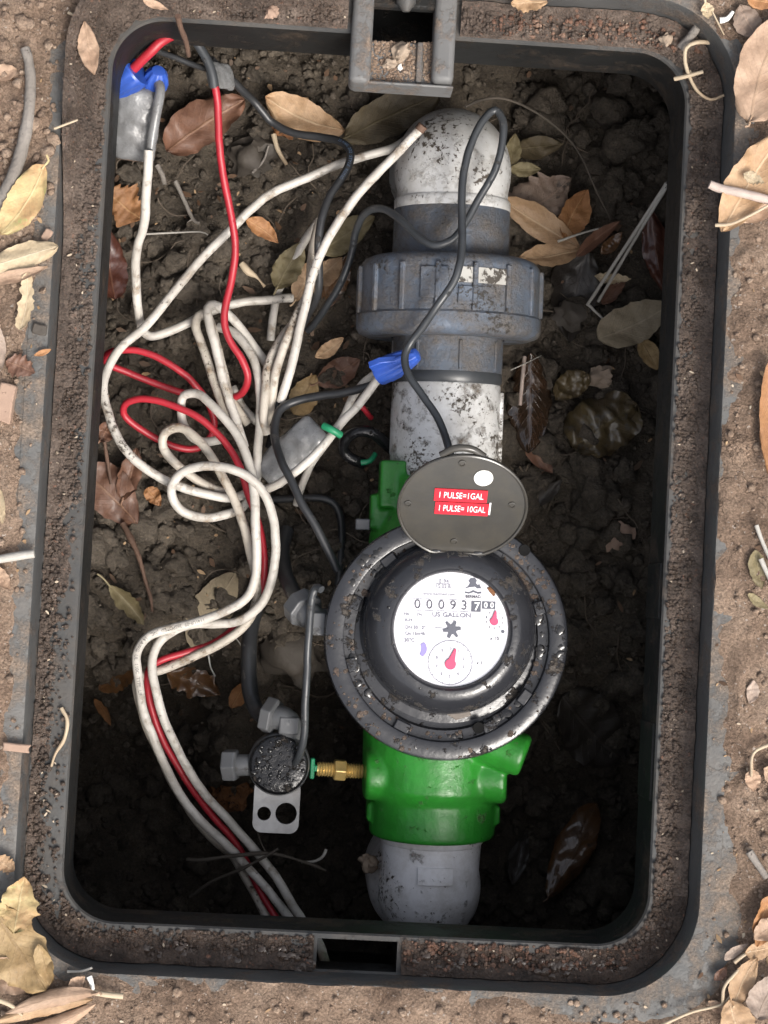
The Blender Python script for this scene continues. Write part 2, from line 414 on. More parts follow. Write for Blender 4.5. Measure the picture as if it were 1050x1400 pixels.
def spline(pts, step=0.003):
    """Catmull-Rom (centripetal-ish) through pts"""
    pts = [Vector(p) for p in pts]
    if len(pts) < 3:
        n = max(2, int((pts[1] - pts[0]).length / step))
        return [pts[0].lerp(pts[1], i / n) for i in range(n + 1)]
    ext = [pts[0] * 2 - pts[1]] + pts + [pts[-1] * 2 - pts[-2]]
    out = []
    for i in range(1, len(ext) - 2):
        p0, p1, p2, p3 = ext[i - 1:i + 3]
        n = max(2, int((p2 - p1).length / step))
        for k in range(n):
            t = k / n
            out.append(0.5 * ((2 * p1) + (p2 - p0) * t + (2 * p0 - 5 * p1 + 4 * p2 - p3) * t * t + (3 * p1 - p0 - 3 * p2 + p3) * t ** 3))
    out.append(pts[-1])
    return out
class MB:
    def __init__(self):
        self.v = []; self.f = []; self.uv = {}
    def add(self, vs, fs):
        b = len(self.v)
        self.v.extend(Vector(p) for p in vs)
        self.f.extend(tuple(b + i for i in f) for f in fs)
        return b
    def tube(self, pts, rad, seg=10, cap=True, ellipse=1.0):
        fr = frames(pts)
        n = len(pts)
        vs = []
        for i, (p, (t, u, w)) in enumerate(zip(pts, fr)):
            r = rad(i / max(1, n - 1)) if callable(rad) else (rad[i] if isinstance(rad, (list, tuple)) else rad)
            for k in range(seg):
                a = 2 * pi * k / seg
                vs.append(p + u * (r * ellipse * cos(a)) + w * (r * sin(a)))
        fs = []
        for i in range(n - 1):
            for k in range(seg):
                k2 = (k + 1) % seg
                fs.append((i * seg + k, i * seg + k2, (i + 1) * seg + k2, (i + 1) * seg + k))
        if cap:
            fs.append(tuple(range(seg - 1, -1, -1)))
            fs.append(tuple((n - 1) * seg + k for k in range(seg)))
        self.add(vs, fs)
        return self
    def lathe(self, prof, mat=None, seg=48, cap0=False, cap1=False):
        """prof: (radius, height) along local Z"""
        mat = mat or Matrix()
        vs = []; fs = []
        for r, z in prof:
            for k in range(seg):
                a = 2 * pi * k / seg
                vs.append(mat @ Vector((r * cos(a), r * sin(a), z)))
        for i in range(len(prof) - 1):
            for k in range(seg):
                k2 = (k + 1) % seg
                fs.append((i * seg + k, i * seg + k2, (i + 1) * seg + k2, (i + 1) * seg + k))
        if cap0: fs.append(tuple(range(seg - 1, -1, -1)))
        if cap1: fs.append(tuple((len(prof) - 1) * seg + k for k in range(seg)))
        self.add(vs, fs)
        return self
    def box(self, c, s, mat=None):
        mat = mat or Matrix()
        c = Vector(c)
        vs = [mat @ (c + Vector((sx * s[0] / 2, sy * s[1] / 2, sz * s[2] / 2))) for sx in (-1, 1) for sy in (-1, 1) for sz in (-1, 1)]
        self.add(vs, [(0, 1, 3, 2), (4, 6, 7, 5), (0, 4, 5, 1), (2, 3, 7, 6), (0, 2, 6, 4), (1, 5, 7, 3)])
        return self
    def prism(self, outline, z0, z1, mat=None):
        mat = mat or Matrix()
        n = len(outline)
        vs = [mat @ Vector((x, y, z0)) for x, y in outline] + [mat @ Vector((x, y, z1)) for x, y in outline]
        fs = [tuple(range(n - 1, -1, -1)), tuple(range(n, 2 * n))]
        fs += [(i, (i + 1) % n, n + (i + 1) % n, n + i) for i in range(n)]
        self.add(vs, fs)
        return self
    def build(self, name, mat, parent=None, smooth=True, angle=40, bevel=0.0, origin=None, segs=2):
        me = bpy.data.meshes.new(name)
        inv = Matrix()
        if parent is None:
            if origin is None and self.v:
                xs = [p.x for p in self.v]; ys = [p.y for p in self.v]; zs = [p.z for p in self.v]
                origin = Vector(((min(xs) + max(xs)) / 2, (min(ys) + max(ys)) / 2, min(zs)))
            origin = origin or Vector()
            inv = Matrix.Translation(-origin)
        me.from_pydata([tuple(inv @ p) for p in self.v], [], self.f)
        if self.uv:
            lay = me.uv_layers.new(name='UVMap')
            vi = [0] * len(me.loops)
            me.loops.foreach_get('vertex_index', vi)
            flat = []
            for i in vi:
                flat.extend(self.uv.get(i, (0, 0)))
            lay.data.foreach_set('uv', flat)
        me.validate()
        bm = bmesh.new(); bm.from_mesh(me)
        bmesh.ops.recalc_face_normals(bm, faces=bm.faces)
        bm.to_mesh(me); bm.free()
        if smooth:
            me.polygons.foreach_set('use_smooth', [True] * len(me.polygons))
            me.set_sharp_from_angle(angle=radians(angle))
        me.materials.append(mat)
        o = bpy.data.objects.new(name, me)
        col.objects.link(o)
        if parent is None:
            o.location = origin
        else:
            o.parent = parent
        if bevel:
            b = o.modifiers.new('bevel', 'BEVEL')
            b.width = bevel; b.segments = segs; b.limit_method = 'ANGLE'; b.angle_limit = radians(35)
        return o
def rrect(hx, hy, r, n_corner, step):
    """closed rounded rectangle, counter-clockwise, list of ((x,y),(nx,ny))"""
    out = []
    def seg(a, b, nrm):
        L = sqrt((b[0] - a[0]) ** 2 + (b[1] - a[1]) ** 2)
        n = max(1, int(L / step))
        for i in range(n):
            t = i / n
            out.append(((a[0] + (b[0] - a[0]) * t, a[1] + (b[1] - a[1]) * t), nrm))
    def arc(cx, cy, a0):
        for i in range(n_corner):
            a = a0 + (pi / 2) * i / n_corner
            out.append(((cx + r * cos(a), cy + r * sin(a)), (cos(a), sin(a))))
    seg((hx, -hy + r), (hx, hy - r), (1, 0)); arc(hx - r, hy - r, 0)
    seg((hx - r, hy), (-hx + r, hy), (0, 1)); arc(-hx + r, hy - r, pi / 2)
    seg((-hx, hy - r), (-hx, -hy + r), (-1, 0)); arc(-hx + r, -hy + r, pi)
    seg((-hx + r, -hy), (hx - r, -hy), (0, -1)); arc(hx - r, -hy + r, 3 * pi / 2)
    return out
_ico = {}
def ico(sub):
    if sub not in _ico:
        bm = bmesh.new()
        bmesh.ops.create_icosphere(bm, subdivisions=sub, radius=1)
        bm.verts.ensure_lookup_table()
        _ico[sub] = ([v.co.copy() for v in bm.verts], [tuple(v.index for v in f.verts) for f in bm.faces])
        bm.free()
    return _ico[sub]
def clod(mb, c, r, sub=1, squash=0.75, rough=0.35, rng=random):
    vs, fs = ico(sub)
    off = Vector((rng.uniform(-50, 50), rng.uniform(-50, 50), rng.uniform(-50, 50)))
    sx, sy = rng.uniform(0.75, 1.25), rng.uniform(0.75, 1.25)
    rot = Euler((rng.uniform(0, 6), rng.uniform(0, 6), rng.uniform(0, 6))).to_matrix()
    out = []
    for v in vs:
        d = 1 + rough * noise.noise(v * 1.3 + off) + rough * 0.6 * noise.noise(v * 3.1 + off)
        if sub > 1: d += rough * 0.4 * noise.noise(v * 7.3 + off)
        if sub > 2: d += rough * 0.22 * noise.noise(v * 17.0 + off)
        p = rot @ Vector((v.x * sx, v.y * sy, v.z)) * (r * d)
        p.z *= squash
        out.append(c + p)
    mb.add(out, fs)
def text_mesh(txt, size, extrude=0.00008, align='CENTER', bold=False):
    cu = bpy.data.curves.new('t', 'FONT')
    cu.body = txt; cu.size = size; cu.extrude = extrude
    cu.align_x = align; cu.align_y = 'CENTER'
    cu.resolution_u = 3
    if bold: cu.offset = size * 0.018
    ob = bpy.data.objects.new('t', cu)
    col.objects.link(ob)
    dg = bpy.context.evaluated_depsgraph_get()
    me = bpy.data.meshes.new_from_object(ob.evaluated_get(dg))
    vs = [v.co.copy() for v in me.vertices]; fs = [tuple(p.vertices) for p in me.polygons]
    bpy.data.objects.remove(ob); bpy.data.curves.remove(cu); bpy.data.meshes.remove(me)
    return vs, fs
def lettering(txt, size, mat4, material, parent, name='lettering', extrude=0.00008, sx=1.0, bold=False):
    vs, fs = text_mesh(txt, size, extrude, bold=bold)
    mb = MB()
    mb.add([mat4 @ Vector((v.x * sx, v.y, v.z)) for v in vs], fs)
    return mb.build(name, material, parent, smooth=False)

# ------------------------------------------------------------------ the ground
HX, HY, RC = 0.165, 0.2556, 0.030          # half size of the opening at ledge level (z = 0)
LW = 0.0215                                 # ledge width
LIP = 0.029                                 # height of the lip above the ledge
FW = 0.028                                  # flange width
KEYS = [(-0.19, 0.30, -0.004), (-0.19, 0.23, 0.0), (-0.19, 0.19, 0.007), (-0.19, 0.12, 0.013), (-0.19, 0.03, 0.017), (-0.19, -0.05, 0.013), (-0.19, -0.15, 0.009),
        (-0.19, -0.22, 0.012), (-0.185, -0.27, 0.014), (-0.13, -0.28, 0.001), (-0.05, -0.28, -0.002), (0.03, -0.28, -0.001), (0.08, -0.28, 0.004), (0.13, -0.285, 0.016),
        (0.17, -0.28, 0.028), (0.19, -0.25, 0.030), (0.19, -0.21, 0.018), (0.19, -0.17, 0.010), (0.19, -0.12, 0.011), (0.19, -0.05, 0.002), (0.19, 0.03, 0.001), (0.19, 0.11, 0.003),
        (0.19, 0.17, 0.008), (0.19, 0.23, 0.006), (0.17, 0.28, 0.006), (0.05, 0.28, 0.004), (-0.1, 0.28, -0.002)]
def edge_off(x, y):
    sw = se = 0.0
    for kx, ky, e in KEYS:
        d2 = (x - kx) ** 2 + (y - ky) ** 2
        w = 1.0 / (d2 * d2 + 1e-8)
        sw += w; se += w * e
    return se / sw
def ground_h(x, y, off, e):
    h = 0.0034 * fbm(x, y, 30, 5, 1.7) + 0.0020 * fbm(x, y, 130, 4, 5.2)
    t = (off - e) / 0.006 + 1.1 * fbm(x, y, 55, 4, 8.3)
    t = max(-1.0, min(1.0, t))
    rise = 0.0024 * t
    return LIP + rise + h * (0.25 + 0.75 * sstep(-0.2, 1.0, t)) + 0.010 * sstep(0.03, 0.12, off) * fbm(x, y, 8, 3, 2.2)
ring = rrect(HX + LW, HY + LW, RC + LW, 26, 0.0028)
offs = [0.0015 + 0.0022 * i for i in range(70)]
o_ = offs[-1]
while o_ < 40:
    o_ *= 1.5
    offs.append(o_)
gmb = MB()
nr = len(ring)
edges = [edge_off(p[0], p[1]) for p, nn in ring]
# soften the keyed edge along the perimeter
for _ in range(20):
    edges = [(edges[i - 1] + edges[i] * 2 + edges[(i + 1) % nr]) / 4 for i in range(nr)]
gv = []
for j, off in enumerate(offs):
    for i, ((x, y), (nx, ny)) in enumerate(ring):
        X, Y = x + nx * off, y + ny * off
        if off < 0.2:
            z = ground_h(X, Y, off, edges[i])
        else:
            z = LIP + 0.003 + 0.02 * fbm(X, Y, 2.0, 3, 2.2) * min(1, off)
        gv.append((X, Y, z))
gf = []
for j in range(len(offs) - 1):
    for i in range(nr):
        i2 = (i + 1) % nr
        gf.append((j * nr + i, j * nr + i2, (j + 1) * nr + i2, (j + 1) * nr + i))
gmb.add(gv, gf)
ground = gmb.build('ground', M['ground'], origin=Vector((0, 0, 0)), angle=80)
tag(ground, kind='structure', label='brown trodden earth around the open meter box')

# soil crumbs lying on the ground
rng = random.Random(3)
cmb = MB()
def near_density(px, py):
    if px < 110 and py < 380: return 1.0
    if px < 60 and py < 1200: return 0.45
    if px > 1000: return 0.5
    if py > 1370: return 0.6
    if py < 30: return 0.8
    return 0.22
for k in range(13000):
    px, py = rng.uniform(-120, 1170), rng.uniform(-120, 1520)
    p = P(px, py, LIP + 0.002)
    dx = max(abs(p.x) - (HX + LW - 0.002), 0); dy = max(abs(p.y) - (HY + LW - 0.002), 0)
    if abs(p.x) < HX + LW + 0.004 and abs(p.y) < HY + LW + 0.004:
        continue
    if rng.random() > near_density(px, py):
        continue
    off = max(abs(p.x) - HX - LW, abs(p.y) - HY - LW)
    r = 0.0005 + 0.0022 * rng.random() ** 3
    if px < 115 and py < 380 and rng.random() < 0.45:
        r = rng.uniform(0.0016, 0.0042)
    z = ground_h(p.x, p.y, off, edge_off(p.x, p.y))
    z = max(z, LIP)
    clod(cmb, Vector((p.x, p.y, z + r * 0.35)), r, 1, 0.8, 0.4, rng)
crumbs = cmb.build('soil_crumbs', M['crumb'], origin=Vector((0, 0, 0)), angle=60)
tag(crumbs, 'loose brown soil crumbs and grit scattered over the ground', 'soil', kind='stuff')

# ------------------------------------------------------------------ soil in the pit
smb = MB()
nx_, ny_ = 170, 240
sx0, sx1, sy0, sy1 = -0.25, 0.25, -0.34, 0.34
sv = []
for j in range(ny_ + 1):
    for i in range(nx_ + 1):
        x = sx0 + (sx1 - sx0) * i / nx_; y = sy0 + (sy1 - sy0) * j / ny_
        z = floor_z(x, y) + 0.004 * fbm(x, y, 60, 4, 9.4)
        sv.append((x, y, z))
sf = [(j * (nx_ + 1) + i, j * (nx_ + 1) + i + 1, (j + 1) * (nx_ + 1) + i + 1, (j + 1) * (nx_ + 1) + i) for j in range(ny_) for i in range(nx_)]
smb.add(sv, sf)
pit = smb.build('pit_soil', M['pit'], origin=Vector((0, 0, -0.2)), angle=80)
tag(pit, kind='structure', label='dark damp soil at the bottom of the meter pit')
clm = MB()
rng = random.Random(11)
for k in range(9000):
    x = rng.uniform(-0.225, 0.225); y = rng.uniform(-0.315, 0.315)
    lump = fbm(x, y, 12, 3, 6.6)
    if lump < -0.3 and rng.random() < 0.5:
        continue
    big = False
    r = 0.0008 + 0.0026 * rng.random() ** 2
    if k < 1500:
        r = 0.0025 + 0.006 * rng.random() ** 2
        if x > 0.02 and rng.random() < 0.45: r = rng.uniform(0.005, 0.013)
        if x < -0.05 and -0.12 < y < 0.0 and rng.random() < 0.4: r = rng.uniform(0.005, 0.013)
    z = floor_z(x, y) + 0.004 * fbm(x, y, 60, 4, 9.4) + r * 0.30
    clod(clm, Vector((x, y, z)), r, 3 if r > 0.0055 else (2 if r > 0.003 else 1), 0.85, 0.55, rng)
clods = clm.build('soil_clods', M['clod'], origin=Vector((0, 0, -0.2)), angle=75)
tag(clods, 'dark crumbly soil clods heaped over the pit floor', 'soil', kind='stuff')

M['pale_grit'] = soil_mat('pale_grit', (0.07, 0.058, 0.046), (0.13, 0.108, 0.086), (0.22, 0.185, 0.15), grain=500, big=80)
rng = random.Random(61)
m = MB()
for k in range(1500):
    x = rng.uniform(-0.21, 0.21); y = rng.uniform(-0.20, 0.30)
    r = 0.0006 + 0.0026 * rng.random() ** 3.5
    clod(m, Vector((x, y, floor_z(x, y) + 0.004 * fbm(x, y, 60, 4, 9.4) + 0.0025 + 0.003 * rng.random())), r, 2 if r > 0.0018 else 1, 0.8, 0.45, rng)
tag(m.build('pit_grit', M['pale_grit'], origin=Vector((0, 0, -0.2)), angle=60), 'paler grit and small stones sprinkled over the pit soil', 'grit', kind='stuff')
m = MB()
for k in range(110):
    x = rng.uniform(-0.19, 0.19); y = rng.uniform(-0.15, 0.27); a = rng.uniform(0, 6.28)
    pts = []
    for q_ in range(5):
        pts.append(Vector((x, y, floor_z(x, y) + 0.004 + 0.004 * rng.random())))
        a += rng.uniform(-0.7, 0.7); d_ = rng.uniform(0.004, 0.011); x += d_ * cos(a); y += d_ * sin(a)
    m.tube(spline(pts, 0.003), 0.0003 + 0.0003 * rng.random(), 5)
tag(m.build('fine_roots', M['root_pale'], origin=Vector((0, 0, -0.2)), angle=60), 'hair-thin roots tangled over the pit soil', 'roots', kind='stuff')

# ------------------------------------------------------------------ the meter box
box = empty('meter_box', (0, 0, -0.05), 'dark grey plastic meter box with dirty ledge set in the ground', 'meter box')
box_inv = Matrix.Translation((0, 0, 0.05))
def bx_build(mb, name, mat, **kw):
    mb.v = [box_inv @ p for p in mb.v]
    return mb.build(name, mat, box, **kw)
inner = rrect(HX, HY, RC, 26, 0.003)
ni = len(inner)
TN = (P(503, 30, 0).x, P(604, 30, 0).x)      # notch under the hinge bracket
BN = (P(431, 1312, 0).x, P(544, 1312, 0).x)  # notch in the near ledge
def sweep(prof, skip=None, jitter=None):
    """prof: (offset from the opening, z)"""
    mb = MB()
    vs = []
    for o, z in prof:
        for (x, y), (nx, ny) in inner:
            vs.append(Vector((x + nx * o, y + ny * o, z)))
    fs = []
    for j in range(len(prof) - 1):
        for i in range(ni):
            i2 = (i + 1) % ni
            if skip and skip(j, inner[i][0], inner[i2][0]):
                continue
            fs.append((j * ni + i, j * ni + i2, (j + 1) * ni + i2, (j + 1) * ni + i))
    mb.add(vs, fs)
    return mb
def notch(j, a, b):
    xm = (a[0] + b[0]) / 2
    if a[1] > HY - 1e-4 and TN[0] < xm < TN[1]: return True
    if a[1] < -HY + 1e-4 and BN[0] < xm < BN[1] and j in (2, 3): return True
    return False
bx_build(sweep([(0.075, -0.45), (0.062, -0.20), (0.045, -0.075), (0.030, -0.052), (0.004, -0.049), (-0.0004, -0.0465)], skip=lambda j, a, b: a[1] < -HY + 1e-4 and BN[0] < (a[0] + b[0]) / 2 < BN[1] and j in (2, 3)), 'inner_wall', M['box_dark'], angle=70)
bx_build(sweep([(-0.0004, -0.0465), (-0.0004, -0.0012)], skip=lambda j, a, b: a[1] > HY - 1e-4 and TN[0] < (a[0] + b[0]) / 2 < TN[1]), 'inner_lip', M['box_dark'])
bx_build(sweep([(-0.0004, -0.0012), (0.0006, 0.0002), (0.0032, 0.0004), (0.010, 0.0), (LW - 0.0012, 0.0), (LW, 0.0012)], skip=notch), 'ledge', M['box'])
bx_build(sweep([(LW, 0.0012), (LW + 0.0003, LIP - 0.002), (LW + 0.0012, LIP - 0.0003)]), 'outer_lip', M['lip'])
bx_build(sweep([(LW + 0.0012, LIP - 0.0003), (LW + 0.0025, LIP), (LW + 0.012, LIP), (LW + 0.0122, LIP - 0.0006), (LW + FW, LIP - 0.0008), (LW + FW + 0.002, LIP - 0.003), (LW + FW + 0.002, LIP - 0.02)]), 'flange', M['flange'])
# the sides of the near notch
nb = MB()
y0n, y1n = -HY - 0.0032, -HY - LW + 0.0012
nb.box((BN[0] - 0.001, (y0n + y1n) / 2, -0.013), (0.002, abs(y1n - y0n), 0.025))
nb.box((BN[1] + 0.001, (y0n + y1n) / 2, -0.013), (0.002, abs(y1n - y0n), 0.025))
nb.box(((BN[0] + BN[1]) / 2, y1n - 0.001, -0.013), (BN[1] - BN[0] + 0.003, 0.0016, 0.0245))
bx_build(nb, 'slot_side', M['box_dark'])
# ribs on the right inner wall
for (py0, py1) in ((770, 845), (985, 1090)):
    a = P(888, py0, -0.03); b = P(884, py1, -0.03)
    m = MB()
    m.box((HX + 0.0002, (a.y + b.y) / 2, -0.025), (0.0035, abs(a.y - b.y), 0.040))
    bx_build(m, 'wall_rib', M['box_dark'], bevel=0.0008)
# hinge bracket at the far side
def px_box(x0, x1, y0, y1, z0, z1):
    a = P(x0, y0, z1); b = P(x1, y1, z1)
    return ((a.x + b.x) / 2, (a.y + b.y) / 2, (z0 + z1) / 2), (abs(b.x - a.x), abs(a.y - b.y), z1 - z0)
RB = Matrix()
for x0_, x1_ in ((485, 506), (598, 620)):
    m = MB(); m.box(*px_box(x0_, x1_, -40, 113, -0.016, 0.007)); bx_build(m, 'bracket_rail', M['bracket'], bevel=0.0035, segs=4)
m = MB(); m.box(*px_box(504, 600, 54, 118, -0.012, -0.003)); bx_build(m, 'bracket_floor', M['bracket'], bevel=0.0012)
m = MB(); m.box(*px_box(484, 620, 108, 121, -0.018, 0.003)); bx_build(m, 'bracket_lip', M['bracket'], bevel=0.0022, segs=3)
m = MB(); m.box(*px_box(571, 576, 57, 113, -0.0035, 0.000)); bx_build(m, 'bracket_rib', M['bracket'], bevel=0.0008)
m = MB(); m.box(*px_box(504, 602, -30, 14, -0.004, 0.004)); bx_build(m, 'bracket_crossbar', M['box_dark'], bevel=0.002)
m = MB()
a, b = P(556, -30, 0.010), P(555, 16, 0.008)
m.tube(spline([a, b], 0.004), lambda t: 0.0056 if t < 0.85 else 0.0056 * sqrt(max(0.12, 1 - ((t - 0.85) / 0.15) ** 2)), 18)
bx_build(m, 'bracket_pin', M['box'])
# sand and crumbs lying in the bracket
rng = random.Random(21)
m = MB()
for k in range(1100):
    px, py = rng.uniform(507, 597), rng.uniform(57, 112)
    if 568 < px < 579: continue
    p = P(px, py, -0.0030); r = 0.0004 + 0.0007 * rng.random() ** 2
    clod(m, p + Vector((0, 0, r * 0.4)), r, 1, 0.8, 0.3, rng)
tag(m.build('sand', M['crumb'], origin=Vector((0, 0, 0))), 'pinkish brown sand lying in the plastic hinge bracket', 'sand', kind='stuff')

# dirt sheet on the ledge
def mound(X, Y, o):
    """soil that has slid over the far left of the ledge"""
    f = max(sstep(0.12, 0.20, Y) * sstep(-0.10, -0.16, X), sstep(HY - 0.012, HY, Y) * sstep(0.0, -0.07, X))
    top = sstep(HY - 0.002, HY + 0.002, Y) * 0.003
    return top + 0.040 * f * sstep(0.2, 1.0, o / LW)
dmb = MB()
LS = [0.0011 + (LW - 0.0017) * i / 9 for i in range(10)]
inner_f = rrect(HX, HY, RC, 34, 0.0019)
nf = len(inner_f)
dv = []
for j, o in enumerate(LS):
    for (x, y), (nx, ny) in inner_f:
        X, Y = x + nx * o, y + ny * o
        amt = 0.0011
        if X < -HX: amt = 0.0009 if Y > -0.03 else -0.0002      # smooth plastic shows on the left side
        if X > HX: amt = 0.0013
        if Y < -HY: amt = 0.0014
        smooth_edge = X < -HX and Y < 0.02
        edge = sstep(0, 0.45 if smooth_edge else 0.12, j / 9)
        wetf = 1.6 if Y < -HY else 1.0
        h = amt + (0.0014 * fbm(X, Y, 95, 2, 1.4) if Y < -HY else 0) + wetf * 0.0016 * fbm(X, Y, 45, 4, 4.4) + 0.0016 * fbm(X, Y, 170, 4, 7.7)
        h += mound(X, Y, o)
        h += 0.002 * sstep(0.5, 1.0, j / 9)
        dv.append((X, Y, max(-0.003, h * edge - 0.0010 * (1 - edge))))
df = []; dw = []
for j in range(9):
    for i in range(nf):
        i2 = (i + 1) % nf
        xm = (inner_f[i][0][0] + inner_f[i2][0][0]) / 2; ym = inner_f[i][0][1]
        if ym > HY - 1e-4 and TN[0] - 0.011 < xm < TN[1] + 0.011: continue
        if ym < -HY + 1e-4 and BN[0] - 0.001 < xm < BN[1] + 0.001: continue
        (dw if ym < -HY + RC else df).append((j * nf + i, j * nf + i2, (j + 1) * nf + i2, (j + 1) * nf + i))
wmb = MB(); wmb.add(dv, dw)
used = sorted({i for f in wmb.f for i in f}); remap = {o: n for n, o in enumerate(used)}
wmb.v = [wmb.v[i] for i in used]; wmb.f = [tuple(remap[i] for i in f) for f in wmb.f]
tag(wmb.build('wet_mud', M['wet_mud'], origin=Vector((0, 0, 0)), angle=80), 'wet glistening brown mud on the near ledge of the meter box', 'mud', kind='stuff')
dmb.add(dv, df)
used = sorted({i for f in dmb.f for i in f}); remap = {o: n for n, o in enumerate(used)}
dmb.v = [dmb.v[i] for i in used]; dmb.f = [tuple(remap[i] for i in f) for f in dmb.f]
tag(dmb.build('ledge_dirt', M['ledge_dirt'], origin=Vector((0, 0, 0)), angle=80), 'dark wet dirt caked along the ledge of the meter box', 'dirt', kind='stuff')
lc = MB(); lr = MB()
rng = random.Random(5)
for k in range(11000):
    (x, y), (nx, ny) = inner_f[rng.randrange(nf)]
    o = rng.uniform(0.0022, LW - 0.001)
    X, Y = x + nx * o, y + ny * o
    if y > HY - 1e-4 and TN[0] - 0.012 < X < TN[1] + 0.012: continue
    if y < -HY + 1e-4 and BN[0] - 0.002 < X < BN[1] + 0.002: continue
    if X < -HX and Y < -0.02 and o < 0.011 and rng.random() < 0.75: continue
    h = 0.0014 + 0.0016 * fbm(X, Y, 45, 4, 4.4) + mound(X, Y, o)
    r = 0.0005 + 0.0013 * rng.random() ** 2.5
    clod(lr if (Y < -HY and X > 0.02 and rng.random() < 0.6) or (Y > HY and X > 0.05 and rng.random() < 0.5) else lc, Vector((X, Y, max(0, h) + r * 0.3)), r, 1, 0.8, 0.4, rng)
tag(lc.build('ledge_crumbs', M['ledge_dirt'], origin=Vector((0, 0, 0)), angle=60), 'small dark dirt crumbs lying on the box ledge', 'dirt', kind='stuff')
tag(lr.build('rusty_grit', M['rusty'], origin=Vector((0, 0, 0)), angle=60), 'reddish wet grit on the near and far right ledge', 'grit', kind='stuff')

# ------------------------------------------------------------------ pipe line
AX_A = P(620, 230, -0.120)
AX_B = P(588, 1200, -0.150)
AXD = (AX_B - AX_A)
def ax(py):
    """point of the pipe axis seen at photo row py"""
    lo, hi = -1.0, 2.0
    for _ in range(50):
        mid = (lo + hi) / 2
        q = RM.transposed() @ (AX_A + AXD * mid - CAM_LOC)
        y = 700 - FPX * q.y / -q.z
        if y < py: lo = mid
        else: hi = mid
    return AX_A + AXD * lo
AY = (-AXD).normalized()                       # local Y: towards the far end
AXX = AY.cross(Vector((0, 0, 1))).normalized()
AZ = AXX.cross(AY).normalized()
def frame_at(p):
    return Matrix(((AXX.x, AY.x, AZ.x, p.x), (AXX.y, AY.y, AZ.y, p.y), (AXX.z, AY.z, AZ.z, p.z), (0, 0, 0, 1)))
def axis_root(name, py, label, cat):
    mt = frame_at(ax(py))
    return empty(name, None, label, cat, mat=mt), mt.inverted()
def along(inv, py):
    return (inv @ ax(py)).y
LY = Matrix.Rotation(-pi / 2, 4, 'X')            # lathe Z -> local +Y
def lathe_y(mb, prof, seg=56, **kw):
    return mb.lathe(prof, LY, seg, **kw)

# far elbow
root, inv = axis_root('pvc_elbow', 240, 'mud-speckled white pipe elbow at the far end of the pipe', 'pipe elbow')
y_s = along(inv, 288)
m = MB()
R = 0.0352
path = [Vector((0, y_s + 0.006, 0)), Vector((0, y_s + 0.008, 0)), Vector((0, y_s + 0.011, 0))]
rad = [R, R, R]
bend = 0.021
c0 = Vector((0, y_s + 0.011, -bend))
for k in range(1, 15):
    a = (pi / 2) * k / 14
    path.append(c0 + Vector((0, bend * sin(a), bend * cos(a)))); rad.append(R * (1 + 0.06 * sin(a * 2)))
for k in range(1, 8):
    path.append(c0 + Vector((0, bend, -0.012 * k))); rad.append(R + (0.003 if k > 2 else 0))
m.tube(path, rad, 48, cap=False)
m.build('elbow_body', M['pvc_far'], root, angle=50)
m = MB(); lathe_y(m, [(R - 0.002, y_s - 0.002), (R + 0.0012, y_s - 0.002), (R + 0.0018, y_s), (R + 0.0018, y_s + 0.005), (R + 0.0006, y_s + 0.0065), (R - 0.001, y_s + 0.0065)])
m.build('socket_ring', M['pvc_far'], root)

# union
root, inv = axis_root('pipe_union', 410, 'bluish grey plastic pipe union with ribbed nut', 'pipe union')
ya, yb, yc, yd, ye = (along(inv, v) for v in (287, 360, 462, 510, 524))
m = MB(); lathe_y(m, [(0.030, ya + 0.001), (0.0355, ya + 0.001), (0.0368, ya - 0.001), (0.0372, yb - 0.002), (0.034, yb - 0.004)])
m.build('upper_collar', M['pvc_grey'], root)
RN = 0.0575
m = MB()
lathe_y(m, [(0.036, yb + 0.002), (0.050, yb + 0.002), (RN - 0.003, yb), (RN - 0.0008, yb - 0.003), (RN, yb - 0.006), (RN, yc + 0.0135), (RN + 0.0013, yc + 0.012), (RN + 0.0013, yc + 0.004), (RN - 0.0005, yc + 0.001), (0.052, yc - 0.001), (0.036, yc - 0.001)], 72)
nut = m.build('nut', M['pvc_grey'], root)
for k in range(16):
    a = 2 * pi * (k + 0.5) / 16
    m = MB()
    rm = Matrix.Rotation(a, 4, 'Y')
    m.box((0, (yb - 0.006 + yc + 0.014) / 2 , RN + 0.0008), (0.0034, (yb - 0.005) - (yc + 0.013), 0.003), rm)
    m.build('grip_rib', M['pvc_grey'], nut, bevel=0.0008)
# raised plates and the paper remains of a label on the nut
def curved_plate(a0, a1, y0, y1, r, th, n=10):
    mb = MB()
    vs = []; 
    for rr in (r, r + th):
        for i in range(n + 1):
            a = a0 + (a1 - a0) * i / n
            for y in (y0, y1):
                vs.append((rr * sin(a), y, rr * cos(a)))
    k = 2 * (n + 1)
    fs = []
    for i in range(n):
        fs.append((2 * i, 2 * i + 1, 2 * i + 3, 2 * i + 2))
        fs.append((k + 2 * i, k + 2 * i + 2, k + 2 * i + 3, k + 2 * i + 1))
        fs.append((2 * i, 2 * i + 2, k + 2 * i + 2, k + 2 * i))
        fs.append((2 * i + 1, k + 2 * i + 1, k + 2 * i + 3, 2 * i + 3))
    fs.append((0, k, k + 1, 1)); fs.append((2 * n, 2 * n + 1, k + 2 * n + 1, k + 2 * n))
    mb.add(vs, fs)
    return mb
M['label_rest'] = plastic_mat('torn_label', (0.42, 0.41, 0.38), (0.3, 0.29, 0.265), rough=0.7, speck=(0.05, 0.042, 0.034), speck_lo=0.50, speck_scale=160, speck_patch=40)
curved_plate(radians(-22), radians(-5), yb - 0.008, yc + 0.020, RN, 0.0016).build('raised_panel', M['pvc_grey'], nut, bevel=0.0006)
curved_plate(radians(-1), radians(36), yb - 0.008, yc + 0.030, RN, 0.0008).build('label_remnant', M['label_rest'], nut)
